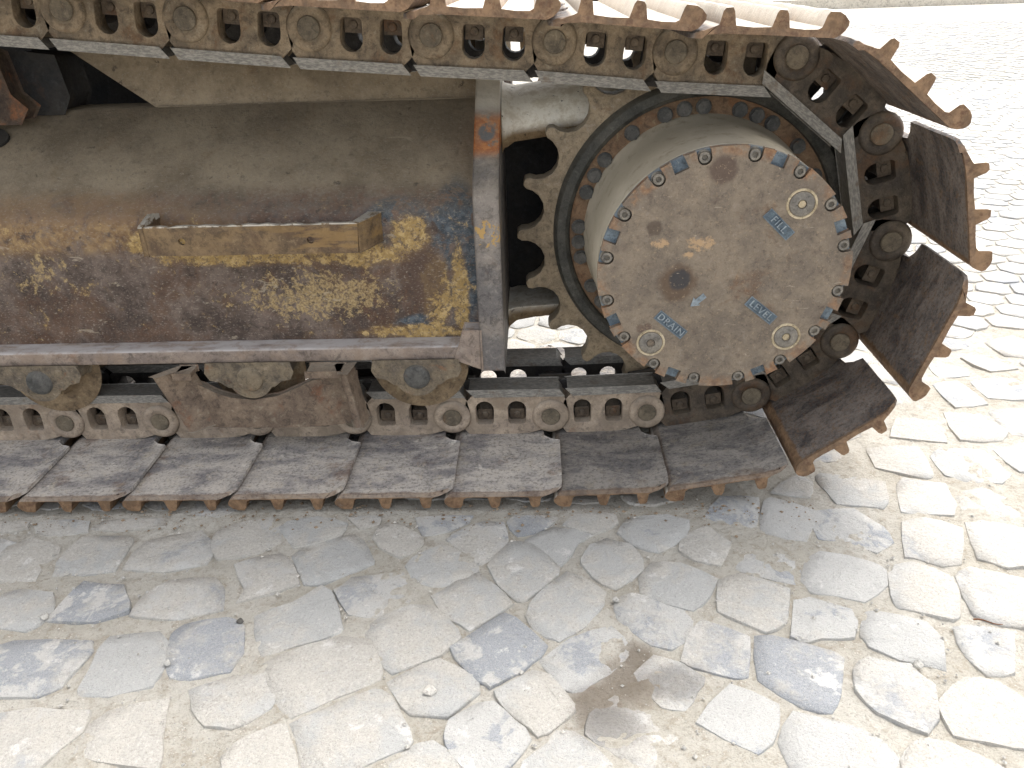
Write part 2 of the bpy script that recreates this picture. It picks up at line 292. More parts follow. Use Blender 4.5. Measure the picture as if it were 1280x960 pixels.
# --- ground
def dirt_stain(n):
    nz = n.noise(28, 6, .7, n.pos, .4)
    b = n.math('MAXIMUM', n.blob((0.995, -0.385, 0), (0.085, 0.07, 1), n.pos), n.blob((1.012, -0.34, 0), (0.045, 0.05, 1), n.pos))
    b = n.math('MAXIMUM', b, n.blob((0.955, -0.42, 0), (0.075, 0.075, 1), n.pos))
    return n.math('ADD', b, n.mul(n.math('SUBTRACT', nz, .5), .7))
def stone_mat():
    n = NT('granite_cobble')
    pw = n.noise(7.5, 6, .65, dist=.3); pn = n.noise(30, 6, .72, dist=.5); fine = n.noise(230, 5, .75); gr = n.noise(620, 2, .6)
    base = n.mix(n.rnd, C(172, 171, 167), C(188, 185, 179))
    blue = n.mix(n.ss(gr, .35, .65), C(128, 132, 138), C(164, 166, 167))
    col = n.mix(n.ss(n.math('ADD', n.math('ADD', pw, n.mul(n.math('SUBTRACT', pn, .5), .45)), n.mul(n.math('SUBTRACT', n.rnd, .5), .30)), .54, .60, 0, .85), base, blue)
    tan = n.mix(n.ss(fine, .35, .65), C(190, 185, 175), C(176, 170, 160))
    d = n.math('ADD', n.mul(n.noise(5.5, 5, .65, n.pos), .6), n.mul(pn, .4))
    d = n.math('ADD', d, n.mul(n.math('SUBTRACT', n.math('FRACT', n.mul(n.rnd, 7.31)), .5), .16))
    col = n.mix(n.ss(d, .44, .56, 0, .85), col, tan)
    col = n.mix(n.ss(n.noise(16, 6, .75), .59, .66, 0, .75), col, C(206, 203, 197))
    col = n.mix(n.ss(gr, .55, .72, 0, .5), col, C(104, 104, 104)); col = n.mix(n.ss(fine, .56, .70, 0, .45), col, C(122, 118, 110)); col = n.mix(n.ss(fine, .42, .32, 0, .5), col, C(214, 211, 204))
    st = dirt_stain(n)
    col = n.mix(n.ss(st, .15, .9, 0, .5), col, C(102, 94, 86))
    oil = n.math('ADD', n.math('MAXIMUM', n.blob((0.965, -0.452, 0), (0.075, 0.055, 1), n.pos), n.blob((1.06, -0.385, 0), (0.07, 0.05, 1), n.pos)), n.mul(n.math('SUBTRACT', n.noise(40, 5, .7, n.pos), .5), .5))
    col = n.mix(n.ss(oil, .12, .7, 0, .55), col, C(84, 82, 80))
    nb = n.bump(gr, .4, .0012); nb = n.bump(fine, .6, .004, nb); nb = n.bump(pn, .6, .010, nb)
    return n.done(col, n.ss(fine, .2, .8, .62, .85), 0, nb, .3)
M_STONE = stone_mat()
def sand_mat():
    n = NT('sandy_joint_grit')
    fine = n.noise(420, 4, .75, n.pos); md = n.noise(60, 6, .7, n.pos); bg_ = n.noise(6, 5, .6, n.pos)
    col = n.mix(n.ss(bg_, .35, .65), C(184, 178, 165), C(198, 193, 182))
    col = n.mix(n.ss(md, .48, .64, 0, .45), col, C(154, 141, 122)); col = n.mix(n.ss(n.noise(150, 5, .75, n.pos), .52, .68, 0, .4), col, C(136, 124, 108))
    g = n.vor(170, 'F1', n.pos)
    col = n.mix(n.mul(n.ss(g, .12, .25, 1, 0), n.ss(n.noise(30, 3, .6, n.pos), .5, .6)), col, C(214, 206, 194))
    col = n.mix(n.ss(fine, .5, .75, 0, .45), col, C(112, 100, 84))
    col = n.mix(n.ss(dirt_stain(n), .1, .75, 0, .75), col, C(108, 96, 82))
    nb = n.bump(fine, .8, .003); nb = n.bump(n.noise(150, 5, .75, n.pos), .7, .005, nb); nb = n.bump(md, .7, .008, nb)
    return n.done(col, .92, 0, nb, .2)
M_SAND = sand_mat()
M_KERB = worn('kerb_granite', C(176, 170, 158), C(190, 184, 172), C(150, 128, 100), 0.6, C(150, 124, 94), 0.8, 0.85, 0.5, .6)
M_PEB = worn('pebble_stone', C(150, 148, 142), C(178, 173, 164), C(150, 138, 120), 0.66, None, 0, 0.85, 0.6, 2.5)
M_CRUMB = worn('dirt_crumb', C(110, 94, 76), C(140, 122, 100), C(90, 70, 52), 0.6, None, 0, 0.9, 0.6, 2.5)
M_TWIG = worn('twig_bark', C(96, 66, 46), C(120, 84, 60), C(90, 60, 40), 0.6, None, 0, 0.85, 0.5, 3)

# ------------------------------------------------------------------ mesh helpers
def mesh_of(name, bm, mats, smooth=35, bevel=0.0, seg=2):
    if bevel > 0:
        bmesh.ops.remove_doubles(bm, verts=bm.verts[:], dist=1e-5)
        bmesh.ops.dissolve_limit(bm, angle_limit=math.radians(1), verts=bm.verts[:], edges=bm.edges[:])
        bm.normal_update()
        es = [e for e in bm.edges if len(e.link_faces) == 2 and e.calc_face_angle(0) > math.radians(30)]
        bmesh.ops.bevel(bm, geom=es, offset=bevel, segments=seg, profile=0.6, affect='EDGES', clamp_overlap=True)
    bmesh.ops.recalc_face_normals(bm, faces=bm.faces[:])
    me = bpy.data.meshes.new(name); bm.to_mesh(me); bm.free()
    for m in (mats if isinstance(mats, (list, tuple)) else [mats]): me.materials.append(m)
    me.shade_smooth(); me.set_sharp_from_angle(angle=math.radians(smooth))
    return me
def link(name, me, parent=None, mat=None, label=None):
    o = bpy.data.objects.new(name, me); COL.objects.link(o)
    if parent is not None: o.parent = parent
    if mat is not None: o.matrix_local = mat
    if label: o['label'] = label
    return o
def part(name, bm, mats, parent=None, bevel=0.0, mat=None, label=None, smooth=35, seg=2):
    return link(name, mesh_of(name, bm, mats, smooth, bevel, seg), parent, mat, label)
AX = {'y': lambda a, b, d: (a, d, b), 'x': lambda a, b, d: (d, a, b), 'z': lambda a, b, d: (a, b, d)}
def extrude(bm, outer, d0, d1, holes=(), axis='y', mi=0):
    """solid from a 2D outline (with holes) between two depths"""
    f = AX[axis]; t = bmesh.new(); es = []
    for lp in [outer] + list(holes):
        vs = [t.verts.new((a, b, 0)) for a, b in lp]
        es += [t.edges.new((vs[i], vs[(i + 1) % len(vs)])) for i in range(len(vs))]
    t.verts.index_update()
    if holes: bmesh.ops.triangle_fill(t, use_beauty=True, use_dissolve=False, edges=es)
    else: t.faces.new(t.verts[:])
    V0 = [bm.verts.new(f(v.co.x, v.co.y, d0)) for v in t.verts]; V1 = [bm.verts.new(f(v.co.x, v.co.y, d1)) for v in t.verts]
    for fc in t.faces:
        ids = [v.index for v in fc.verts]
        bm.faces.new([V0[i] for i in ids]).material_index = mi
        bm.faces.new([V1[i] for i in reversed(ids)]).material_index = mi
    k = 0
    for lp in [outer] + list(holes):
        m = len(lp)
        for i in range(m):
            j = (i + 1) % m
            bm.faces.new((V0[k + i], V0[k + j], V1[k + j], V1[k + i])).material_index = mi
        k += m
    t.free()
def box(bm, x0, x1, y0, y1, z0, z1, mi=0): extrude(bm, [(x0, z0), (x1, z0), (x1, z1), (x0, z1)], y0, y1, mi=mi)
def arc(cx, cz, r, a0, a1, n): return [(cx + r * math.cos(math.radians(a0 + (a1 - a0) * i / n)), cz + r * math.sin(math.radians(a0 + (a1 - a0) * i / n))) for i in range(n + 1)]
def lathe(bm, prof, cx=0.0, cz=0.0, n=48, mi=0, closed=False):
    """revolve (radius, y) pairs about an axis parallel to Y"""
    rings = []
    for r, y in prof:
        if r < 1e-6: rings.append([bm.verts.new((cx, y, cz))])
        else: rings.append([bm.verts.new((cx + r * math.cos(2 * PI * i / n), y, cz + r * math.sin(2 * PI * i / n))) for i in range(n)])
    for a, b in zip(rings, rings[1:]):
        for i in range(n):
            j = (i + 1) % n
            if len(a) == 1 and len(b) == 1: continue
            if len(a) == 1: f = bm.faces.new((a[0], b[j], b[i]))
            elif len(b) == 1: f = bm.faces.new((a[i], a[j], b[0]))
            else: f = bm.faces.new((a[i], a[j], b[j], b[i]))
            f.material_index = mi
def rough_up(bm, amp, scale, cuts=0):
    from mathutils import noise as mn
    for v in bm.verts:
        v.co += Vector((mn.noise(v.co * scale), mn.noise(v.co * scale + Vector((9, 3, 1))), mn.noise(v.co * scale + Vector((4, 7, 2))))) * amp

# ------------------------------------------------------------------ the excavator
EX = bpy.data.objects.new('excavator', None); COL.objects.link(EX)
EX['label'] = 'rusty crawler excavator undercarriage with steel track and round final drive standing on cobblestones'
EX['category'] = 'excavator'

YC = 0.287                     # middle plane of the track chain
# link pins: along the ground, round the sprocket, back along the top (x, z)
SPX, SPZ, SPR = 1.1735, 0.4103, 0.3182
PITCH = 0.19
PINS = [(-0.049 + PITCH * k + 0.0025 * (k > 3), 0.0755) for k in range(-4, 6)]
PINS += [(1.087, 0.081), (1.281, 0.113)]
ph = math.radians(103.08); st = math.radians(34.30)
PINS += [(1.4285, 0.2215), (1.4865, 0.4075), (1.4395, 0.587), (1.290, 0.7065), (1.1025, 0.7195)]
tx, tz = PINS[-1]
SAG = [(0.9155, 0.7395), (0.7245, 0.754), (0.536, 0.770), (0.346, 0.789), (0.1575, 0.808), (-0.031, 0.826), (-0.22, 0.842), (-0.41, 0.856)]
PINS += SAG

HS, HR = 0.040, 0.058          # pin line to shoe face, pin line to rail
def make_near_link():
    bm = bmesh.new()
    outer = [(.032, -.037), (.058, -.0375), (.080, -.0425), (.104, -.0425), (.128, -.0375), (.148, -.0375), (.158, -.033)] + arc(PITCH, 0, .034, -122, 20, 9) + [(.217, .034), (.208, .046), (.045, .046), (.030, .030), (.022, 0), (.026, -.028)]
    def hole(c):
        return [(c - .0165, -.014), (c - .013, -.018), (c + .013, -.018), (c + .0165, -.014), (c + .0175, .012)] + arc(c, .014, .0175, 15, 165, 6) + [(c - .0175, .012)]
    extrude(bm, outer, .2005, .236, [hole(.063), hole(.125)])
    return bm, outer
def rail_bm():
    bm = bmesh.new()
    extrude(bm, [(.046, .0455), (.214, .0455), (.205, .0585), (.034, .0585)], .1945, .246)
    return bm
def lug_bm():
    bm = bmesh.new()
    extrude(bm, arc(0, 0, .034, 150, 260, 8) + [(.036, -.034), (.043, -.02), (.043, .056), (-.020, .056)], .2365, .264)
    lathe(bm, [(0, .262), (.028, .262), (.028, .338), (0, .338)], n=20)     # bushing between the two strands
    return bm
def boss_bm():
    bm = bmesh.new()
    lathe(bm, [(.0355, .2005), (.0348, .1975), (.0325, .1950), (.0290, .1938), (.0225, .1936), (.0200, .1950), (.0175, .1962)], PITCH, 0, 28)
    return bm
def pin_bm():
    bm = bmesh.new(); lathe(bm, [(.0180, .20), (.0178, .1945), (.0165, .1932), (.006, .1936), (0, .1942)], PITCH, 0, 20); return bm
def nut_bm(c):
    bm = bmesh.new()
    box(bm, c - .0125, c + .0125, .2200, .262, -.0350, .0035)
    lathe(bm, [(0, .2165), (.0065, .2170), (.0075, .222)], c, -.007, 12)
    return bm
link_bm, _ = make_near_link()
b2 = boss_bm()
def merge(dst, src):
    me = bpy.data.meshes.new('tmp'); src.to_mesh(me); src.free(); dst.from_mesh(me); bpy.data.meshes.remove(me)
LINK_ME = mesh_of('track_link', link_bm, [M_LINK], 35, .0022)
LINK_LOW = LINK_ME.copy(); LINK_LOW.materials[0] = M_LINKLOW
LINK_OIL = LINK_ME.copy(); LINK_OIL.materials[0] = M_OILY
LINK_FAR = LINK_ME.copy(); LINK_FAR.materials[0] = M_LINKSHADE
BOSS_ME = mesh_of('pin_boss', b2, [M_LINK]); BOSS_LOW = BOSS_ME.copy(); BOSS_LOW.materials[0] = M_LINKLOW
BOSS_OIL = BOSS_ME.copy(); BOSS_OIL.materials[0] = M_OILY
RAIL_ME = mesh_of('rail', rail_bm(), M_RAIL, 35, .0018)
LUG_ME = mesh_of('bushing', lug_bm(), M_LINKSHADE, 35, .002)
PIN_ME = mesh_of('pin', pin_bm(), M_PIN)
NUT_ME = [mesh_of('nut', nut_bm(c), M_NUT, 35, .0015) for c in (.063, .125)]

def make_shoe(seed):
    rnd = random.Random(seed)
    top = [(.000, .0165), (.0035, .0105), (.0085, .0045), (.0165, .0), (.065, .0), (.105, .0), (.140, 0.0), (.162, -.0002), (.182, -.0025), (.196, -.0052), (.2066, -.0078)]
    bot = [(.2066, -.0012), (.196, 0.0018), (.184, .0045), (.174, .0085), (.1695, .011), (.1665, .028), (.1635, .0325), (.1545, .0325), (.1515, .028), (.1475, .0105),
           (.125, .0092), (.1005, .0105), (.0962, .028), (.0930, .0325), (.0840, .0325), (.0810, .028), (.0765, .0105), (.058, .0092), (.0395, .0100), (.0345, .013), (.0310, .028), (.0275, .0325), (.0145, .0325), (.0070, .0285), (.0005, .0215)]
    prof = top + bot
    ys = [0.0, .006, .014, .03, .06, .09, .12, .15, .163, .168, .18, .21, .24, .252, .257, .28, .32, .343, .348, .36, .39, .42, .432, .437, .47, .51, .55, .586, .594, .60]
    def umax(y):
        e = min(y, .60 - y)
        if e < .016: return .190 + .0166 * math.sqrt(e / .016)
        for c in (.21, YC * 2 - .21):
            if abs(y - c) < .045: return .2066 - .033 * math.sqrt(max(0, 1 - ((y - c) / .045) ** 4))
        return .2066
    bm = bmesh.new(); rows = []
    for y in ys:
        um = umax(y); row = []
        for i, (u, v) in enumerate(prof):
            uu = min(u, um - .00002 * i)
            e = min(y, .6 - y)
            vv = v + (.0 if v < .02 else rnd.uniform(-.0006, .0006))
            if e < .004: vv = vv * (.96)
            row.append(bm.verts.new((uu + rnd.uniform(-.0004, .0004), y + (rnd.uniform(0, .0012) if y == 0 else 0), -HS - vv)))
        rows.append(row)
    m = len(prof)
    for a, b in zip(rows, rows[1:]):
        for i in range(m): bm.faces.new((a[i], a[(i + 1) % m], b[(i + 1) % m], b[i]))
    bm.faces.new(rows[0]); bm.faces.new(list(reversed(rows[-1])))
    return bm
SHOE_ME = [mesh_of('track_shoe', make_shoe(k), M_SHOE, 40) for k in range(3)]
SHOE_LOW = []
SHOE_MID = SHOE_ME[1].copy(); SHOE_MID.materials[0] = M_SHOEMID
for me in SHOE_ME:
    c = me.copy(); c.materials[0] = M_SHOELOW; SHOE_LOW.append(c)

def seg_matrix(p, q):
    d = Vector((q[0] - p[0], 0, q[1] - p[1])); L = d.length; d.normalize()
    w = d.cross(Vector((0, 1, 0)))
    k = L / PITCH
    return Matrix(((d.x * k, 0, w.x, p[0]), (0, 1, 0, 0), (d.z * k, 0, w.z, p[1]), (0, 0, 0, 1)))
for i in range(len(PINS) - 1):
    M = seg_matrix(PINS[i], PINS[i + 1])
    low = i <= 9; oil = 10 <= i <= 14
    tilt = Matrix.Identity(4)
    lk = link('track_link', LINK_LOW if low else LINK_OIL if oil else LINK_ME, EX, M)
    link('rail', RAIL_ME, lk); link('pin_boss', BOSS_LOW if low else BOSS_OIL if oil else BOSS_ME, lk); link('bushing', LUG_ME, lk); link('pin', PIN_ME, lk)
    for nm in NUT_ME: link('nut', nm, lk)
    far = link('track_link', LINK_FAR, EX, M @ Matrix(((1, 0, 0, 0), (0, -1, 0, 2 * YC), (0, 0, 1, 0), (0, 0, 0, 1))))
    link('rail', RAIL_ME, far)
    link('track_shoe', SHOE_MID if i in (9, 10) else (SHOE_LOW if low else SHOE_ME)[i % 3], EX, M)

# ---- track frame
XL = -1.3
def frame_bm():
    prof = [(.46, .246), (.187, .246), (.187, .455)] + [(.187 + .035 * (1 - math.cos(math.radians(a))), .462 + .035 * math.sin(math.radians(a))) for a in (8, 22, 36, 50)] + [(.385, .634), (.46, .634)]
    bm = bmesh.new(); xs = [XL + (.785 - XL) * i / 70 for i in range(71)]
    rows = []
    from mathutils import noise as mn
    for x in xs:
        row = []
        for k, (y, z) in enumerate(prof):
            d = 0.0016 * mn.noise(Vector((x * 7, y * 9, z * 9))) + .0008 * mn.noise(Vector((x * 30, y * 20, z * 20)))
            row.append(bm.verts.new((x, y + d, z + d)))
        rows.append(row)
    m = len(prof)
    for a, b in zip(rows, rows[1:]):
        for i in range(m): bm.faces.new((a[i], a[(i + 1) % m], b[(i + 1) % m], b[i]))
    bm.faces.new(rows[0]); bm.faces.new(list(reversed(rows[-1])))
    return bm
FR = part('track_frame', frame_bm(), M_FRAME, EX, smooth=50)
bm = bmesh.new(); extrude(bm, [(.150, .222), (.150, .2455), (.154, .2485), (.187, .250), (.210, .250), (.210, .222)], XL, .770, axis='x'); part('bottom_ledge', bm, M_LEDGE, FR, .0025)
bm = bmesh.new(); extrude(bm, [(.149, .197), (.149, .488), (.156, .512), (.170, .530), (.362, .664), (.395, .73), (.462, .73), (.462, .197)], .779, .822, axis='x'); part('end_plate', bm, M_PLATE, FR, .004, seg=3)
bm = bmesh.new(); extrude(bm, [(.735, .224), (.780, .205), (.780, .276), (.752, .276)], .1465, .185); part('corner_gusset', bm, M_LEDGE, FR, .003)
bm = bmesh.new()
_up = [(.184, .634), (.779, .634), (.779, .735), (-.02, .765)]
extrude(bm, _up, .0, .012)
for v in bm.verts: v.co.y = .393 + v.co.y + (v.co.z - .634) * .35
part('upper_plate', bm, M_FRAME, FR, .002)
bm = bmesh.new()
for i in range(60):
    x = .186 + i * .0099
    r = .0019 + .0004 * math.sin(i * 2.3)
    lathe_r = [(r, x), (r, x + .001), (r * 1.05, x + .0055), (r, x + .0099)]
    n0 = 6; rings = []
    for rr, xx in lathe_r: rings.append([bm.verts.new((xx, .391 + rr * math.cos(2 * PI * j / n0), .6345 + rr * math.sin(2 * PI * j / n0))) for j in range(n0)])
    for a, b in zip(rings, rings[1:]):
        for j in range(n0): bm.faces.new((a[j], a[(j + 1) % n0], b[(j + 1) % n0], b[j]))
part('weld_seam', bm, M_FRAME, FR)

# ---- step bracket welded to the frame: bent flat bar with two holes
bm = bmesh.new()
def ring(cx, cz, r, n=10): return [(cx + r * math.cos(-2 * PI * i / n), cz + r * math.sin(-2 * PI * i / n)) for i in range(n)]
rr_ = random.Random(3)
tope = [(.592 - (.592 - .236) * i / 24, .489 + rr_.uniform(-.0016, .0016)) for i in range(25)]
extrude(bm, [(.236, .441), (.30, .439), (.42, .439), (.588, .438)] + tope, .1225, .130, [ring(.297, .4635, .0062), ring(.5115, .4615, .0062)])
for v in bm.verts: v.co.z -= .006
SB = part('step_bracket', bm, M_BRKT, EX)
bm = bmesh.new(); extrude(bm, [(.123, .434), (.190, .440), (.190, .487), (.165, .492), (.123, .4825)], .2290, .2368, axis='x'); part('bracket_leg', bm, M_BRKT, SB, .0015)
bm = bmesh.new(); extrude(bm, [(.592, .123), (.610, .165), (.620, .190), (.598, .190), (.583, .130)], .4325, .4825, axis='z'); part('bracket_leg', bm, M_BRKT, SB, .002)

# ---- carbody coloured dark for the shade behind the frame, carrier roller support on the left
bm = bmesh.new(); extrude(bm, [(XL, .30), (.42, .30), (.47, .40), (.47, .80), (.30, .95), (XL, .95)], .62, 2.0); CB = part('carbody', bm, M_DARK, EX, .01)
bm = bmesh.new(); extrude(bm, [(-.135, .625), (-.045, .625), (-.030, .645), (-.052, .668), (-.060, .735), (-.12, .76), (-.20, .76), (-.20, .625)], .330, .372); CS = part('carrier_support', bm, M_RUSTY, EX, .006, label='orange rusted carrier roller support at the left')
bm = bmesh.new(); extrude(bm, [(-.055, .634), (.015, .634), (.030, .66), (.022, .725), (-.055, .735)], .372, .455); part('support_block', bm, M_DARK, CS, .006)
bm = bmesh.new(); lathe(bm, [(0, .20), (.045, .20), (.05, .21), (.05, .40), (0, .40)], -.17, .700, 24); part('carrier_roller', bm, M_ROLLER, EX)
bm = bmesh.new(); lathe(bm, [(0, -.003), (.032, -.003), (.032, .002), (0, .002)], 0, 0, 24)
part('hole_shade_disc', bm, M_DARK, FR, mat=Matrix.Translation((-.112, .331, .5950)) @ Matrix.Rotation(math.radians(-52), 4, 'X') @ Matrix.Diagonal((1.2, 1, .75, 1)))  # dark disc on the slope stands in for the shade inside a hole

# ---- bottom rollers, caps and track guard
def roller_bm(x):
    bm = bmesh.new(); z = .195
    lathe(bm, [(0, .168), (.044, .168), (.047, .185), (.052, .1905), (.087, .1912), (.0900, .1918), (.0900, .1932), (.087, .1938), (.0615, .1945), (.0605, .25), (.05, .26), (.05, .31), (.0605, .32), (.0615, .378), (.089, .381), (.089, .395), (0, .40)], x, z, 56)
    return bm
def cap_bm(x, seed):
    bm = bmesh.new(); r = random.Random(seed)
    o = [(-.074, .222), (-.078, .206), (-.072, .194), (-.054, .190), (-.042, .180)] + arc(0, .195, .038, 205, 335, 9) + [(.042, .180), (.054, .190), (.072, .194), (.078, .206), (.074, .222)]
    extrude(bm, [(x + a, b) for a, b in o], .142, .186)
    return bm
def disc_bm(x):
    bm = bmesh.new(); lathe(bm, [(0, .1365), (.016, .1365), (.022, .1385), (.025, .143)], x, .192, 28); return bm
for k, x in enumerate((-1.01, -.70, -.385, -.035, .357, .662)):
    ro = part('track_roller', roller_bm(x), M_FLANGEROLL, EX)
    cp = part('roller_cap', cap_bm(x, k), M_ROLLER, ro, .009, seg=3)
    part('cap_disc', disc_bm(x), M_BOLT if k % 2 else M_ROLLER, ro)
bm = bmesh.new()
extrude(bm, [(.232, .100), (.29, .095), (.40, .093), (.47, .095), (.530, .101), (.548, .118), (.548, .196), (.520, .196), (.495, .190), (.468, .184), (.440, .170), (.402, .154), (.357, .147), (.314, .152), (.284, .164), (.262, .178), (.238, .188), (.222, .188)], .142, .160)
GU = part('track_guard', bm, M_GUARD, EX, .003, seg=3)
bm = bmesh.new(); extrude(bm, [(.196, .106), (.206, .103), (.246, .138), (.252, .150), (.236, .154)], .098, .2185, axis='z')
for v in bm.verts:
    t = (.2185 - v.co.z) / .12; v.co.x += .036 * t * t; v.co.y += .012 * t
part('guard_lip', bm, M_GUARD, GU, .003)
bm = bmesh.new(); extrude(bm, [(.536, .141), (.548, .108), (.560, .106), (.566, .150), (.540, .152)], .106, .2185, axis='z')
for v in bm.verts:
    t = (v.co.z - .106) / .112; v.co.x -= .016 * t
part('guard_lip', bm, M_GUARD, GU, .004)
bm = bmesh.new(); box(bm, .232, .262, .112, .150, .209, .2185); part('guard_tab', bm, M_GUARD, GU, .002)
bm = bmesh.new(); box(bm, .470, .534, .112, .150, .209, .2185); part('guard_tab', bm, M_GUARD, GU, .002)

# ---- motor mount between frame end plate and sprocket
bm = bmesh.new()
def mount_sweep(bm, prof, path):
    rows = [[bm.verts.new((x, y + dy, z * k + dz)) for y, z in prof] for x, dy, dz, k in path]
    m = len(prof)
    for r0, r1 in zip(rows, rows[1:]):
        for i in range(m): bm.faces.new((r0[i], r0[(i + 1) % m], r1[(i + 1) % m], r1[i]))
    bm.faces.new(rows[0]); bm.faces.new(list(reversed(rows[-1])))
_tp = [(.335, -.030), (.330, -.018), (.333, .0), (.345, .018), (.365, .034), (.395, .046), (.43, .052), (.47, .052), (.47, .020), (.40, .012), (.36, -.012)]
mount_sweep(bm, _tp, [(.823, -.012, .588, 1.25), (.832, -.006, .590, 1.15), (.845, 0, .594, 1.0), (.90, 0, .601, 1), (.98, 0, .609, 1), (1.12, 0, .612, 1)])
DM0 = bm; bm = bmesh.new()
mount_sweep(bm, [(.335, -.012), (.335, .012), (.46, .012), (.46, -.012)], [(.823, 0, .222, 1.6), (.84, 0, .232, 1.2), (.88, 0, .237, 1), (.93, 0, .240, 1), (1.02, 0, .21, 1)])
DM = part('motor_mount', DM0, M_ARM, EX, .003, seg=2)
part('lower_arm', bm, M_ARM, DM, .003)
bm = bmesh.new(); extrude(bm, [(.800, .176), (.84, .181), (.89, .189), (.93, .196), (1.08, .196), (1.08, .625), (.800, .625)], .4635, .485); part('back_plate', bm, M_DARK, DM)
bm = bmesh.new(); lathe(bm, [(0, .30), (.10, .30), (.13, .33), (.16, .36), (.19, .40), (.19, .441)], SPX, SPZ, 40); part('drive_motor', bm, M_DARK, DM)

# ---- sprocket
def sprocket_bm():
    bm = bmesh.new(); o = []; N = 21; rb = .0372
    for k in range(N):
        a = ph + k * 2 * PI / N; c = Vector((SPX + SPR * math.cos(a), SPZ + SPR * math.sin(a)))
        # gap seat: arc on the inner side, then a narrow blunt tip to the next gap
        for t in (-88, -70, -48, -24, 0, 24, 48, 70, 88):
            an = a + PI + math.radians(-t); o.append((c.x + rb * math.cos(an) , c.y + rb * math.sin(an)))
        am = a + PI / N; o.append((SPX + (SPR + .0085) * math.cos(am - .017), SPZ + (SPR + .0085) * math.sin(am - .017))); o.append((SPX + (SPR + .0085) * math.cos(am + .017), SPZ + (SPR + .0085) * math.sin(am + .017)))
    hole = [(SPX + .20 * math.cos(-2 * PI * i / 64), SPZ + .20 * math.sin(-2 * PI * i / 64)) for i in range(64)]
    extrude(bm, o, .277, .316, [hole])
    return bm
SP = part('sprocket', sprocket_bm(), M_SPROCKET, EX, .003)
bm = bmesh.new(); lathe(bm, [(.262, .280), (.258, .266), (.254, .2615), (.240, .2615), (.234, .266), (.231, .276)], SPX, SPZ, 96); part('sprocket_lip', bm, M_LIP, SP)
bm = bmesh.new(); lathe(bm, [(.233, .2745), (.2325, .2735), (.203, .2735), (.200, .280)], SPX, SPZ, 96); part('bolt_flange', bm, M_FLANGE, SP)
bm = bmesh.new()
h = [(.0105 * math.cos(PI / 3 * i), .0105 * math.sin(PI / 3 * i)) for i in range(6)]
extrude(bm, h, -.009, 0.0); lathe(bm, [(.0135, 0), (.0135, -.002), (.009, -.0022)], 0, 0, 14)
RB = mesh_of('rim_bolt', bm, M_BOLT, 35, .0012)
for a in (109.2, 100.4, 91.8, 75.4, 67.2, 59.1, 42.7, 125.6, 142.5, 150.9, 159.4, 176.3, -176.2, -168.4, -152.7, 26, 17.5, 9, -8, -25, -34, -42, -60, -76, -85, -93, -110, -126, -135, -143):
    t = math.radians(a)
    link('rim_bolt', RB, SP, Matrix.Translation((SPX + .2155 * math.cos(t), .2735, SPZ + .2155 * math.sin(t))) @ Matrix.Rotation(a * 1.7, 4, 'Y'))

# ---- final drive drum and bolted cover
HX, HZ = 1.1725, .4090
bm = bmesh.new(); lathe(bm, [(.2055, .2735), (.2035, .262), (.2005, .250), (.1985, .20), (.1965, .13), (.1950, .078), (.1950, .0685), (.1925, .0670), (.1925, .0655)], HX, HZ, 128)
DR = part('final_drive', bm, M_DRUM, EX, smooth=30)
CV0 = Matrix.Translation((HX, 0, HZ))
BOLT_A = [126.0, 103.3, 80.5, 57.6, 35.0, 13.0, -10.1, -33.0, -55.2, -77.6, -100.4, -123.2, -145.2, -167.2, 170.7, 148.2]
NOTCH_A = [114.9, 68.9, 22.7, -22.6, -67.1, -111.8, -155.9, 159.8]
def cover_bm():
    Rc = .1945; pts = []
    feats = [(a, 'b') for a in BOLT_A] + [(a, 'n') for a in NOTCH_A]; feats.sort(reverse=False)
    cur = []
    for a, k in feats:
        t = math.radians(a)
        if k == 'b':
            rb, w = .1835, .0118
            loc = [(Rc, -w)] + [(rb + w * math.cos(q), w * math.sin(q)) for q in [math.radians(x) for x in (-100, -125, -150, 180, 150, 125, 100)]] + [(Rc, w)]
        else:
            loc = [(Rc, -.0115), (.1745, -.0125), (.1745, .0125), (Rc, .0115)]
        pts.append((t, [(x * math.cos(t) - y * math.sin(t), x * math.sin(t) + y * math.cos(t)) for x, y in loc]))
    out = []
    for i, (t, lp) in enumerate(pts):
        out += lp
        a0 = math.atan2(lp[-1][1], lp[-1][0]); nx = pts[(i + 1) % len(pts)][1][0]; a1 = math.atan2(nx[1], nx[0])
        while a1 < a0: a1 += 2 * PI
        for q in range(1, 4): out.append((Rc * math.cos(a0 + (a1 - a0) * q / 4), Rc * math.sin(a0 + (a1 - a0) * q / 4)))
    bm = bmesh.new(); extrude(bm, out, .0480, .0590)
    return bm
CV = part('drive_cover', cover_bm(), M_COVER, EX, .0012, mat=CV0, seg=2)
bm = bmesh.new(); lathe(bm, [(0, .0588), (.1935, .0588), (.1945, .0598), (.1945, .0668), (.19, .067)], 0, 0, 128); part('cover_rim', bm, M_BLUE, CV)
bm = bmesh.new()
lathe(bm, [(.0105, .0588), (.0105, .0560), (.0088, .0556)], 0, 0, 16)
lathe(bm, [(.0085, .0570), (.0085, .0500), (.0076, .0490), (.0046, .0490), (.0042, .0540), (0, .0540)], 0, 0, 12)
CB_ME = mesh_of('cover_bolt', bm, M_PLUG)
for a in BOLT_A:
    t = math.radians(a); link('cover_bolt', CB_ME, CV, Matrix.Translation((.1835 * math.cos(t), 0, .1835 * math.sin(t))) @ Matrix.Rotation(a, 4, 'Y'))
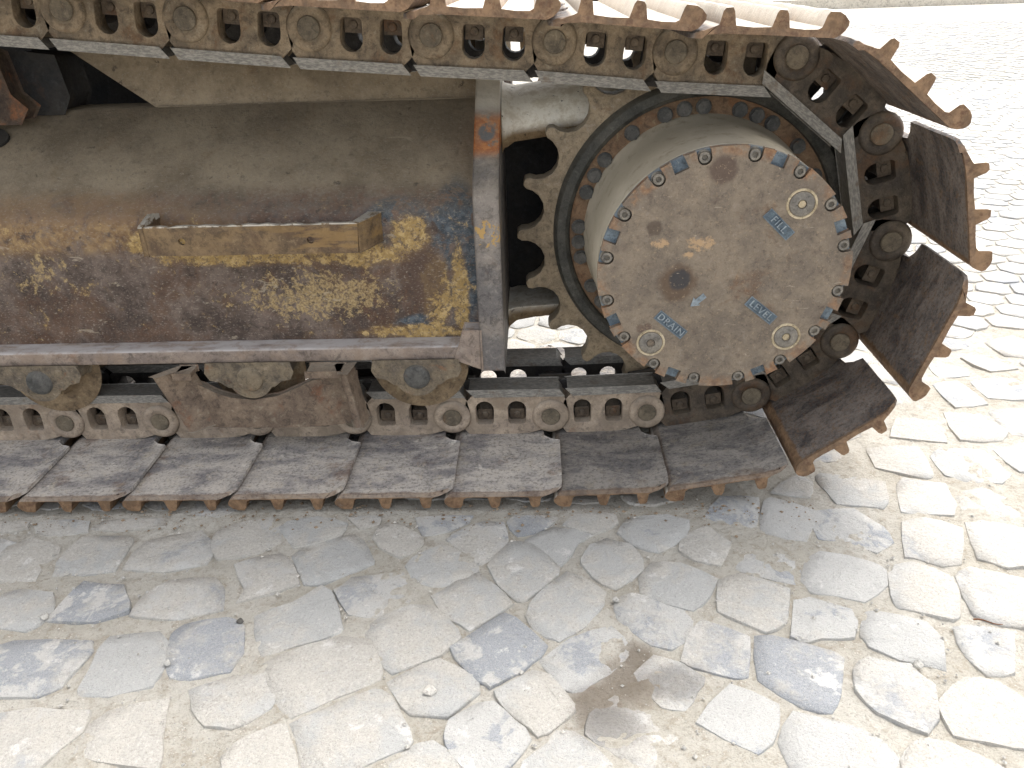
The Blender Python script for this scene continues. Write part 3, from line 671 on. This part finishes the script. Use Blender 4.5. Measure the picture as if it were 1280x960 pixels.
for dx, dz, sock in ((.1065, .1074, True), (.1090, -.1085, True), (-.1075, -.1150, False)):
    bm = bmesh.new()
    lathe(bm, [(.0185, .0490), (.0185, .0466), (.0165, .0455), (.0070, .0455)] , 0, 0, 28)
    h6 = [(.0068, .0455), (.0062, .0505 if not sock else .0475), (0, .0505 if not sock else .0475)]
    lathe(bm, h6, 0, 0, 6)
    pg = part('plug', bm, M_PLUG, CV, mat=Matrix.Translation((dx, 0, dz)))
    bm = bmesh.new(); lathe(bm, [(.0235, .0482), (.0228, .0466), (.0200, .0466), (.0192, .0482)], 0, 0, 32); part('plug_rim', bm, M_PLUGRIM, CV, mat=Matrix.Translation((dx, 0, dz)))
    if sock:
        bm = bmesh.new(); lathe(bm, [(0, .0462), (.0052, .0464), (.0066, .0476)], 0, 0, 12); part('plug_dirt', bm, M_PLUGRIM, CV, mat=Matrix.Translation((dx, 0, dz)))
def text_bm(bm, s, size, y0, y1):
    cu = bpy.data.curves.new('lettering', 'FONT'); cu.body = s; cu.size = size; cu.align_x = 'CENTER'; cu.align_y = 'CENTER'; cu.extrude = (y1 - y0) / 2; cu.resolution_u = 3; cu.space_character = 1.15
    o = bpy.data.objects.new('lettering', cu); COL.objects.link(o)
    dg = bpy.context.evaluated_depsgraph_get(); me = bpy.data.meshes.new_from_object(o.evaluated_get(dg))
    bpy.data.objects.remove(o); bpy.data.curves.remove(cu)
    me.transform(Matrix.Translation((0, (y0 + y1) / 2, 0)) @ Matrix.Rotation(PI / 2, 4, 'X'))
    k = len(bm.faces); bm.from_mesh(me); bpy.data.meshes.remove(me); bm.faces.ensure_lookup_table()
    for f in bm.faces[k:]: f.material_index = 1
for word, dx, dz, ang, L in (('FILL', .0757, .0770, 44, .054), ('LEVEL', .0640, -.0620, 39, .056), ('DRAIN', -.0770, -.0838, 40, .058)):
    bm = bmesh.new()
    o = [(-L / 2, -.0088), (L / 2, -.0088), (L / 2, .0088), (-L / 2, .0088)]; q = .0014
    inn = [(-L / 2 + q, -.0088 + q), (-L / 2 + q, .0088 - q), (L / 2 - q, .0088 - q), (L / 2 - q, -.0088 + q)]
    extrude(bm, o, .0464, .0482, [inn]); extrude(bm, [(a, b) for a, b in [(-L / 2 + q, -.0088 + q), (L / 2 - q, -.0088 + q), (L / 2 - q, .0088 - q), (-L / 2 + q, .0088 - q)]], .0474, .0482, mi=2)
    text_bm(bm, word, .0158, .0452, .0476)
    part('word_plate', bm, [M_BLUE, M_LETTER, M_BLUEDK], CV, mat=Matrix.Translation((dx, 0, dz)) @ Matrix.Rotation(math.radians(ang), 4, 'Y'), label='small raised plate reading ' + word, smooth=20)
bm = bmesh.new()
extrude(bm, [(-.0145, 0), (-.002, -.0085), (-.002, -.0042), (.0135, -.0042), (.0135, .0042), (-.002, .0042), (-.002, .0085)], .0462, .0482)
part('arrow_mark', bm, M_LETTER, CV, mat=Matrix.Translation((-.0366, 0, -.0432)) @ Matrix.Rotation(math.radians(-40), 4, 'Y'))

# ---- other track and upper body of the machine (above and behind the frame)
mir = Matrix(((1, 0, 0, 0), (0, -1, 0, 2.62), (0, 0, 1, 0), (0, 0, 0, 1)))
ff = link('track_frame', FR.data, EX, mir); link('sprocket', SP.data, EX, mir); link('final_drive', DR.data, EX, mir); link('motor_mount', DM.data, EX, mir)
for i in range(4, len(PINS) - 1):
    M = seg_matrix(PINS[i], PINS[i + 1]); link('track_shoe', SHOE_ME[i % 3], EX, mir @ M); link('track_link', LINK_ME, EX, mir @ M)
bm = bmesh.new()
extrude(bm, [(-3.4, 1.16), (-.5, 1.12), (-.22, 1.2), (-.15, 1.45), (-.2, 1.85), (-.4, 1.95), (-1.4, 2.0), (-1.9, 2.6), (-3.2, 2.6), (-3.5, 1.9)], .62, 2.3)
part('upper_body', bm, M_HOUSE, EX, .05, seg=3)  # out of view; added and trimmed for the shade it throws
bm = bmesh.new(); lathe(bm, [(0, -.12), (.55, -.12), (.55, .14), (0, .14)], 0, 0, 48)
part('slewing_ring', bm, M_DARK, EX, mat=Matrix.Translation((-.9, 1.31, 1.03)) @ Matrix.Rotation(PI / 2, 4, 'X'))

# ------------------------------------------------------------------ ground
def vnoise(x, y, s):
    x = x * s; y = y * s; xi = np.floor(x).astype(int); yi = np.floor(y).astype(int); fx = x - xi; fy = y - yi
    fx = fx * fx * (3 - 2 * fx); fy = fy * fy * (3 - 2 * fy)
    def hsh(a, b): return (np.sin(a * 127.1 + b * 311.7) * 43758.5453) % 1.0
    return (hsh(xi, yi) * (1 - fx) + hsh(xi + 1, yi) * fx) * (1 - fy) + (hsh(xi, yi + 1) * (1 - fx) + hsh(xi + 1, yi + 1) * fx) * fy
gx = np.concatenate([[-900, -200, -50, -15, -6, -3, -1.6, -.9, -.5], np.arange(-.3, 2.2, .0075), [2.4, 2.8, 3.4, 4.5, 6, 9, 15, 50, 200, 900]])
gy = np.concatenate([[-900, -200, -50, -15, -6, -3, -1.6, -1.0], np.arange(-.75, .75, .0075), [.8, .9, 1.1, 1.4, 2, 3, 4, 6, 9, 15.7, 20, 60, 250, 1500]])
GX, GY = np.meshgrid(gx, gy)
near = ((GX > -.3) & (GX < 2.2) & (GY > -.75) & (GY < .75)).astype(float)
GZ = -.0034 - (1 - near) * .001 + near * (.0052 * (vnoise(GX, GY, 9) - .5) + .0036 * (vnoise(GX + 5, GY, 38) - .5) + .0022 * (vnoise(GX, GY + 3, 110) - .5))
verts = np.stack([GX.ravel(), GY.ravel(), GZ.ravel()], 1); nx = len(gx); ny = len(gy)
idx = np.arange(nx * ny).reshape(ny, nx)
faces = np.stack([idx[:-1, :-1].ravel(), idx[:-1, 1:].ravel(), idx[1:, 1:].ravel(), idx[1:, :-1].ravel()], 1)
me = bpy.data.meshes.new('ground'); me.from_pydata(verts.tolist(), [], faces.tolist()); me.materials.append(M_SAND); me.shade_smooth()
GR = link('ground', me); GR['kind'] = 'structure'; GR['label'] = 'pale sandy grit filling the joints between the cobblestones'

TRACED=[[(-17,-91),(7,-68),(68,-90),(76,-116),(63,-136),(76,-170),(22,-179),(-17,-115)],
[(102,-159),(91,-132),(94,-66),(177,-64),(187,-78),(192,-148),(151,-159)],
[(208,-148),(210,-76),(296,-50),(331,-88),(338,-134),(278,-149)],
[(330,-77),(332,-45),(407,-16),(431,-39),(443,-83),(419,-108),(357,-124),(345,-109)],
[(6,-216),(63,-198),(117,-203),(139,-239),(137,-269),(123,-281),(48,-272)],
[(144,-265),(153,-199),(160,-183),(222,-191),(249,-223),(259,-244),(219,-263)],
[(266,-253),(274,-209),(297,-180),(362,-173),(386,-197),(401,-241),(344,-258),(301,-257)],
[(417,-224),(425,-197),(388,-142),(418,-126),(452,-115),(475,-135),(505,-185),(422,-221)],
[(81,-335),(118,-309),(230,-309),(238,-325),(232,-369),(230,-386),(212,-403),(121,-406)],
[(269,-403),(261,-393),(255,-325),(254,-298),(321,-290),(343,-306),(358,-351),(357,-386),(308,-400)],
[(378,-373),(364,-351),(347,-294),(358,-278),(415,-262),(440,-275),(448,-291),(458,-329),(455,-362),(406,-373)],
[(-8,-28),(18,-17),(82,-21),(95,-47),(54,-57),(12,-45)],
[(106,-41),(114,-21),(213,-17),(228,-37),(155,-48)],
[(-124,-26),(-28,-19),(-23,-34),(-41,-45),(-110,-49)],
[(-117,-66),(-46,-67),(-18,-78),(-12,-99),(-72,-130)],
[(438,-46),(444,-29),(489,-16),(542,-34),(542,-64),(476,-98)],
[(480,-121),(485,-106),(518,-80),(566,-65),(579,-81),(604,-123),(607,-138),(581,-157),(542,-182),(515,-187)],
[(545,-14),(598,-14),(598,-32),(575,-43)],
[(605,-76),(607,-43),(623,-35),(672,-66),(684,-85),(674,-108),(653,-121),(620,-100)],
[(666,-21),(759,-17),(754,-34),(725,-56),(689,-66)],
[(727,-81),(752,-55),(784,-33),(816,-36),(826,-86),(805,-121),(782,-144),(763,-114)],
[(670,-148),(677,-128),(716,-98),(749,-109),(774,-135),(779,-159),(744,-187),(713,-191),(686,-177)],
[(456,-258),(506,-233),(539,-194),(555,-207),(588,-276),(590,-290),(536,-315),(494,-335),(479,-314)],
[(566,-203),(585,-176),(659,-162),(680,-200),(684,-231),(644,-260),(601,-253)],
[(718,-218),(750,-191),(782,-166),(809,-197),(838,-231),(792,-272),(779,-285),(747,-261)],
[(629,-292),(645,-264),(686,-243),(718,-239),(745,-269),(763,-303),(740,-331),(681,-367),(655,-338)],
[(756,-323),(788,-293),(827,-258),(841,-265),(885,-318),(876,-339),(852,-360),(814,-388),(799,-378),(775,-353)],
[(499,-352),(512,-340),(594,-303),(635,-308),(656,-352),(661,-376),(616,-403),(563,-439),(540,-420)],
[(679,-384),(703,-367),(739,-347),(768,-363),(785,-370),(797,-398),(761,-433),(715,-433),(692,-404)],
[(565,-451),(596,-433),(657,-399),(679,-404),(700,-439),(718,-472),(707,-484),(654,-513),(599,-514),(583,-484)],
[(762,-469),(768,-448),(798,-423),(817,-420),(843,-445),(865,-471),(844,-500),(831,-519),(798,-519),(776,-492)],
[(494,-498),(507,-479),(540,-454),(554,-455),(573,-487),(590,-520),(508,-525)],
[(701,-509),(717,-486),(746,-478),(762,-489),(795,-509),(800,-551),(708,-551)],
[(412,-396),(428,-387),(482,-369),(502,-370),(524,-400),(531,-416),(518,-433),(488,-451),(456,-449),(432,-426)],
[(147,-439),(215,-428),(289,-432),(297,-463),(279,-487),(267,-521),(195,-526)],
[(310,-493),(302,-457),(318,-432),(387,-413),(395,-457),(410,-487),(419,-515),(369,-507)],
[(882,-347),(918,-309),(977,-282),(1006,-325),(970,-365),(936,-392),(913,-394)],
[(821,-401),(868,-367),(889,-374),(920,-417),(919,-427),(888,-460),(876,-463),(858,-445),(832,-417)],
[(942,-436),(977,-411),(997,-411),(1023,-430),(1060,-451),(1054,-469),(1028,-514),(1000,-514),(963,-486),(939,-466)],
[(1007,-371),(1035,-339),(1068,-354),(1093,-375),(1081,-398),(1062,-424),(1037,-421),(1017,-395)],
[(890,-481),(898,-466),(918,-462),(961,-506),(956,-545),(855,-545),(859,-506)],
[(1074,-451),(1126,-391),(1178,-421),(1172,-451),(1141,-492)],
[(797,-149),(831,-92),(864,-95),(907,-151),(906,-165),(861,-219),(848,-225),(821,-192)],
[(863,-257),(865,-236),(889,-202),(920,-168),(942,-179),(975,-211),(972,-233),(943,-274),(907,-305),(888,-297),(873,-282)],
[(826,-35),(839,-18),(908,-19),(897,-42),(847,-69)],
[(857,-85),(901,-50),(967,-70),(939,-91),(915,-141),(905,-146),(870,-106)],
[(925,-42),(939,-20),(1005,-15),(1010,-38),(974,-65)],
[(949,-132),(965,-102),(989,-86),(1024,-97),(1039,-133),(1040,-157),(995,-198),(978,-189),(952,-151)],
[(1014,-66),(1031,-27),(1096,-22),(1132,-34),(1119,-72),(1073,-116),(1034,-92)],
[(1106,-114),(1121,-78),(1159,-51),(1186,-94),(1162,-149),(1128,-134)],
[(1034,-180),(1056,-148),(1100,-148),(1150,-182),(1130,-221),(1102,-247),(1074,-238),(1036,-212)],
[(993,-229),(1018,-216),(1058,-229),(1099,-263),(1090,-299),(1061,-325),(1035,-317),(995,-270)],
[(1074,-347),(1086,-310),(1109,-271),(1170,-303),(1150,-368),(1135,-375),(1084,-354)],
[(1167,-24),(1198,30),(1266,33),(1240,-47),(1214,-58)],
[(1249,-67),(1273,13),(1285,27),(1348,-9),(1315,-93)],
[(1295,49),(1355,101),(1370,78),(1357,33)],
[(1385,85),(1395,104),(1500,75),(1488,31),(1472,-1),(1399,11),(1394,47)],
[(1511,163),(1511,188),(1610,199),(1597,104),(1582,89),(1505,122)],
[(1516,52),(1537,82),(1601,65),(1592,8),(1578,-23),(1530,-15),(1498,-15)],
[(1621,152),(1645,185),(1724,183),(1731,93),(1703,71),(1654,72),(1623,96)],
[(1609,29),(1661,53),(1714,20),(1690,-41),(1647,-34),(1602,-13)],
[(1484,-51),(1525,-35),(1577,-59),(1532,-148),(1504,-154),(1479,-136),(1457,-136)],
[(1588,-52),(1614,-46),(1688,-67),(1644,-155),(1600,-158),(1570,-137)],
[(1181,-156),(1196,-97),(1214,-85),(1284,-110),(1282,-157),(1267,-195),(1223,-173)],
[(1334,-42),(1346,-16),(1418,-3),(1447,-57),(1448,-94),(1414,-124),(1376,-93),(1340,-87)],
[(1279,-190),(1298,-140),(1325,-123),(1398,-147),(1410,-164),(1398,-196),(1357,-232),(1291,-211)],
[(1416,-180),(1430,-158),(1456,-147),(1510,-181),(1479,-258),(1468,-267),(1403,-245),(1402,-222)],
[(1511,-187),(1538,-160),(1623,-193),(1579,-282),(1535,-279),(1503,-263)],
[(1154,-188),(1187,-172),(1254,-205),(1229,-270),(1200,-293),(1141,-255)],
[(1233,-303),(1256,-236),(1276,-226),(1336,-252),(1315,-303),(1273,-301),(1251,-309)],
[(1331,-303),(1350,-261),(1366,-254),(1424,-276),(1433,-308),(1414,-360),(1365,-343),(1335,-321)],
[(1464,-290),(1483,-284),(1536,-295),(1501,-364),(1466,-372),(1455,-343)],
[(1181,-303),(1203,-303),(1277,-330),(1286,-341),(1261,-398),(1246,-430),(1215,-423),(1168,-382)],
[(1298,-365),(1320,-346),(1368,-359),(1386,-389),(1369,-436),(1350,-463),(1305,-430),(1289,-399)],
[(1382,-427),(1399,-405),(1433,-381),(1469,-386),(1493,-430),(1464,-486),(1417,-472),(1381,-467)],
[(1168,-478),(1197,-433),(1251,-451),(1289,-472),(1299,-494),(1284,-534),(1182,-529)],
[(1308,-502),(1328,-480),(1347,-476),(1384,-491),(1415,-513),(1400,-534),(1295,-534)],
[(1716,322),(1780,310),(1805,249),(1778,216),(1701,213)],
[(1612,305),(1687,292),(1673,214),(1574,231)],
[(1805,330),(1911,338),(1851,228),(1811,234)],
[(1748,445),(1807,468),(1821,362),(1750,343)],
[(1834,467),(1907,483),(1959,438),(1929,381),(1837,384)],
[(1870,582),(1916,594),(1967,525),(1903,508)],
[(1967,663),(2048,705),(2077,659),(2033,576),(1978,591)],
[(1780,519),(1785,558),(1854,523),(1845,491),(1783,487)],
[(1744,176),(1841,210),(1794,114),(1759,106)]]
def clip(poly, px, py, nx_, ny_):
    out = []
    for i in range(len(poly)):
        a = poly[i]; b = poly[(i + 1) % len(poly)]
        da = (a[0] - px) * nx_ + (a[1] - py) * ny_; db = (b[0] - px) * nx_ + (b[1] - py) * ny_
        if da <= 0: out.append(a)
        if da * db < 0: t = da / (da - db); out.append((a[0] + (b[0] - a[0]) * t, a[1] + (b[1] - a[1]) * t))
    return out
def inset_round(poly, gap, ts, rr, jag):
    """outline with slightly chamfered corners and chipped edges, grown or shrunk by gap"""
    cx = sum(p[0] for p in poly) / len(poly); cy = sum(p[1] for p in poly) / len(poly)
    out = []
    for i in range(len(poly)):
        a = poly[i]; b = poly[(i + 1) % len(poly)]
        for t in ts:
            x, y = a[0] + (b[0] - a[0]) * t, a[1] + (b[1] - a[1]) * t
            dx, dy = x - cx, y - cy; L = math.hypot(dx, dy) or 1
            g = gap + rr.uniform(-jag, jag); out.append((x - dx / L * g, y - dy / L * g))
    return out, cx, cy
def stone_bm(bm, poly, n, gap, rr, ox=0, oy=0, jag=.0022, h=0.0):
    pts, cx, cy = inset_round(poly, gap, n, rr, jag); n = len(pts)
    tx_, ty_ = rr.uniform(-.014, .014), rr.uniform(-.014, .014); z0 = rr.uniform(-.0014, .0012) + h
    def zz(x, y): return z0 + (x - cx) * tx_ + (y - cy) * ty_
    rings = []
    for s, dz in ((1.0, -.03), (.990, -.0034), (.968, -.0008), (.60, .0002)):
        ring_ = []
        for x, y in pts:
            X = cx + (x - cx) * s; Y = cy + (y - cy) * s
            j = rr.uniform(-.0010, .0010) if s < .97 else 0
            ring_.append(bm.verts.new((X - ox, Y - oy, zz(X, Y) + dz + j)))
        rings.append(ring_)
    for a, b in zip(rings, rings[1:]):
        for i in range(n): bm.faces.new((a[i], a[(i + 1) % n], b[(i + 1) % n], b[i]))
    bm.faces.new(rings[-1])
rs = random.Random(11)
polys = [[(x / 1000, y / 1000) for x, y in t] for t in TRACED]
seeds_fix = []
for i, p in enumerate(polys):
    for k in range(len(p)):
        a = p[k]; b = p[(k + 1) % len(p)]; L = math.hypot(b[0] - a[0], b[1] - a[1]); m = max(1, int(L / .03))
        for t in range(m): seeds_fix.append((a[0] + (b[0] - a[0]) * t / m, a[1] + (b[1] - a[1]) * t / m))
def in_view(x, y, z=0.0, mx=260):
    d = Vector((x, y, z)) - cam.matrix_world.translation; dz = d.dot(_f)
    if dz < .1: return None
    u = 640 + cam_d.lens / 36 * 1280 * d.dot(_r) / dz; v = 480 - cam_d.lens / 36 * 1280 * d.dot(_u) / dz
    return (u, v) if -mx < u < 1280 + mx and -60 < v < 960 + mx else None
cand = []
ca, sa = math.cos(math.radians(-9)), math.sin(math.radians(-9))
for j in range(-14, 75):
    for i in range(-30, 75):
        x = (i + .5 * (j % 2)) * .101 + rs.uniform(-.016, .016); y = j * .088 + rs.uniform(-.011, .011)
        x += .03 * math.sin(j * .35); y += .05 * math.sin(i * .16)
        X = x * ca - y * sa + .6; Y = x * sa + y * ca
        if Y > 5.2 or not in_view(X, Y): continue
        cand.append((X, Y))
def pin(p, poly):
    c = False; j = len(poly) - 1
    for i in range(len(poly)):
        if (poly[i][1] > p[1]) != (poly[j][1] > p[1]) and p[0] < (poly[j][0] - poly[i][0]) * (p[1] - poly[i][1]) / (poly[j][1] - poly[i][1]) + poly[i][0]: c = not c
        j = i
    return c
grid = {}
def gadd(p): grid.setdefault((int(p[0] // .12), int(p[1] // .12)), []).append(p)
for s in seeds_fix: gadd(s)
def gnear(p, r):
    k = int(r / .12) + 1; gx_, gy_ = int(p[0] // .12), int(p[1] // .12)
    for a in range(-k, k + 1):
        for b in range(-k, k + 1):
            for q in grid.get((gx_ + a, gy_ + b), ()): yield q
keep = []
for c in cand:
    if any(pin(c, p) for p in polys): continue
    if min([math.hypot(c[0] - q[0], c[1] - q[1]) for q in gnear(c, .12)] + [9]) < .042: continue
    keep.append(c)
for c in keep: gadd(c)
fill = []
for c in keep:
    poly = [(c[0] - .09, c[1] - .08), (c[0] + .09, c[1] - .08), (c[0] + .09, c[1] + .08), (c[0] - .09, c[1] + .08)]
    for q in gnear(c, .2):
        dx, dy = q[0] - c[0], q[1] - c[1]; d = math.hypot(dx, dy)
        if d < 1e-6 or d > .24: continue
        poly = clip(poly, c[0] + dx / 2, c[1] + dy / 2, dx / d, dy / d)
        if len(poly) < 3: break
    if len(poly) >= 3:
        A = abs(sum(poly[i][0] * poly[(i + 1) % len(poly)][1] - poly[(i + 1) % len(poly)][0] * poly[i][1] for i in range(len(poly)))) / 2
        if A > .0022: fill.append((c, poly))
def px_area(poly):
    q = [in_view(x, y, 0, 4000) for x, y in poly]
    if any(v is None for v in q): return 0
    cx = sum(v[0] for v in q) / len(q); cy = sum(v[1] for v in q) / len(q)
    if not (-60 < cx < 1340 and -20 < cy < 1010): return 0
    return abs(sum(q[i][0] * q[(i + 1) % len(q)][1] - q[(i + 1) % len(q)][0] * q[i][1] for i in range(len(q)))) / 2
ranked = sorted(fill, key=lambda t: -px_area(t[1]))
n_ind = 300 - len(polys)
for k, p in enumerate(polys):
    cx = sum(q[0] for q in p) / len(p); cy = sum(q[1] for q in p) / len(p)
    bm = bmesh.new(); stone_bm(bm, p, (.04, .5), -.0065, rs, cx, cy, .0022)
    part('cobblestone', bm, M_STONE, GR, mat=Matrix.Translation((cx, cy, 0)), smooth=60)
for c, p in ranked[:n_ind]:
    cx = sum(q[0] for q in p) / len(p); cy = sum(q[1] for q in p) / len(p)
    bm = bmesh.new(); stone_bm(bm, p, (.10, .5, .90), .0045, rs, cx, cy, .0024)
    part('cobblestone', bm, M_STONE, GR, mat=Matrix.Translation((cx, cy, 0)), smooth=60)
bm = bmesh.new()
for c, p in ranked[n_ind:]: stone_bm(bm, p, (.12, .88), .0045, rs, 0, 0, .0024)
rf = random.Random(21)
for j in range(0, 60):
    Y0 = 5.25 + j * .105
    for i in range(int((Y0 * .72 + 1.2) / .108)):
        X0 = 1.0 + (i + .5 * (j % 2)) * .108 + rf.uniform(-.012, .012) + .25 * Y0 - 1.0
        hw, hh = rf.uniform(.041, .050), rf.uniform(.037, .047); q = .012
        yy = Y0 + rf.uniform(-.01, .01) + .04 * math.sin(X0 * 1.3)
        o = [(X0 - hw, yy - hh + q), (X0 - hw + q, yy - hh), (X0 + hw - q, yy - hh), (X0 + hw, yy - hh + q), (X0 + hw, yy + hh - q), (X0 + hw - q, yy + hh), (X0 - hw + q, yy + hh), (X0 - hw, yy + hh - q)]
        zt = rf.uniform(-.001, .003)
        lo = [bm.verts.new((x, y, -.02)) for x, y in o]; hi = [bm.verts.new((X0 + (x - X0) * .93, yy + (y - yy) * .93, zt)) for x, y in o]
        for k in range(8): bm.faces.new((lo[k], lo[(k + 1) % 8], hi[(k + 1) % 8], hi[k]))
        bm.faces.new(hi)
fs = part('cobblestones', bm, M_STONE, GR, smooth=60); fs['kind'] = 'stuff'

# loose grit lying in the joints
bm = bmesh.new()
rg = random.Random(5)
for k in range(3600):
    x = rg.uniform(-.1, 1.75); y = rg.uniform(-.56, -.02) if rg.random() < .8 else rg.uniform(-.5, .6)
    if any(pin((x, y), p) for p in polys) and rg.random() < .85: continue
    r = .0008 + .0030 * rg.random() ** 5
    v0 = [bm.verts.new((x + r * a * rg.uniform(.7, 1.3), y + r * b * rg.uniform(.7, 1.3), -.001 + r * .7 * c * rg.uniform(.7, 1.2) + r * .4)) for a, b, c in ((1, 0, 0), (0, 1, 0), (-1, 0, 0), (0, -1, 0), (0, 0, 1), (0, 0, -1))]
    for a, b, c in ((0, 1, 4), (1, 2, 4), (2, 3, 4), (3, 0, 4), (1, 0, 5), (2, 1, 5), (3, 2, 5), (0, 3, 5)): bm.faces.new((v0[a], v0[b], v0[c]))
gt = part('grit', bm, M_PEB, None, smooth=20); gt['kind'] = 'stuff'; gt['label'] = 'tiny pale grit scattered over the joints'
bm = bmesh.new()
for k in range(900):
    x = rg.uniform(-.3, 1.35); y = -.012 + rg.gauss(0, .022)
    r = .0008 + .0032 * rg.random() ** 4
    v0 = [bm.verts.new((x + r * a * rg.uniform(.6, 1.4), y + r * b * rg.uniform(.6, 1.4), r * .7 * c * rg.uniform(.7, 1.2) + r * .4)) for a, b, c in ((1, 0, 0), (0, 1, 0), (-1, 0, 0), (0, -1, 0), (0, 0, 1), (0, 0, -1))]
    for a, b, c in ((0, 1, 4), (1, 2, 4), (2, 3, 4), (3, 0, 4), (1, 0, 5), (2, 1, 5), (3, 2, 5), (0, 3, 5)): bm.faces.new((v0[a], v0[b], v0[c]))
dc = part('dirt_crumbs', bm, M_CRUMB, None, smooth=20); dc['kind'] = 'stuff'; dc['label'] = 'brown dirt crumbs fallen along the edge of the track'
def pebble(x, y, r, label, seed, mat=M_PEB):
    bm = bmesh.new(); bmesh.ops.create_icosphere(bm, subdivisions=2, radius=r); q = random.Random(seed)
    sx, sy, sz = q.uniform(.9, 1.4), q.uniform(.7, 1), q.uniform(.55, .75)
    for v in bm.verts: v.co = Vector((v.co.x * sx, v.co.y * sy, v.co.z * sz))
    rough_up(bm, r * .55, .8 / r)
    o = part('pebble', bm, mat, None, mat=Matrix.Translation((x, y, r * .5 + .001)), smooth=25)
    o['label'] = label; o['category'] = 'pebble'
pebble(.140, -.260, .0058, 'pale blue-grey pebble near the left edge below the track', 1)
pebble(.735, -.402, .0068, 'grey pebble resting on top of a bluish cobblestone at bottom centre', 2)
pebble(1.381, -.359, .0056, 'small grey pebble in the joint at lower right', 3, M_PEB)
pebble(.364, -.352, .0046, 'white pebble in the joint left of the bluish cobblestone', 4)
pebble(.992, -.231, .0042, 'small white pebble below the track beside a round cobblestone', 5)
pebble(.440, -.272, .0042, 'dark flat pebble on sand between pale cobblestones at left', 6, M_BOLT)
bm = bmesh.new()
n0 = 6; rings = []
for k in range(7):
    t = k / 6; r = .0014 * (1 - .6 * t); rings.append([bm.verts.new((1.492 + .036 * t, -.276 - .010 * t + .0015 * math.sin(t * 7), .003 + .001 * math.sin(t * 5) + 0) ) for j in range(n0)])
    for j, v in enumerate(rings[-1]): v.co += Vector((0, r * math.cos(2 * PI * j / n0), r * math.sin(2 * PI * j / n0)))
for a, b in zip(rings, rings[1:]):
    for j in range(n0): bm.faces.new((a[j], a[(j + 1) % n0], b[(j + 1) % n0], b[j]))
bm.faces.new(rings[0]); bm.faces.new(list(reversed(rings[-1])))
tw = part('twig', bm, M_TWIG); tw['label'] = 'thin brown twig lying in a joint at the right edge'; tw['category'] = 'twig'

# kerb far behind, built of separate kerb stones
KB = bpy.data.objects.new('kerb', None); COL.objects.link(KB); KB.location = (8, 15.75, 0); KB['label'] = 'pale stone kerb with brownish top across the far edge of the paving'; KB['kind'] = 'structure'
bm = bmesh.new(); box(bm, -.495, .495, 0, .30, -.05, .14); KME = mesh_of('kerb_stone', bm, M_KERB, 35, .015)
for k in range(-14, 16): link('kerb_stone', KME, KB, Matrix.Translation((k * 1.0, .012 * math.sin(k * 3.1), .004 * math.sin(k * 1.7))))
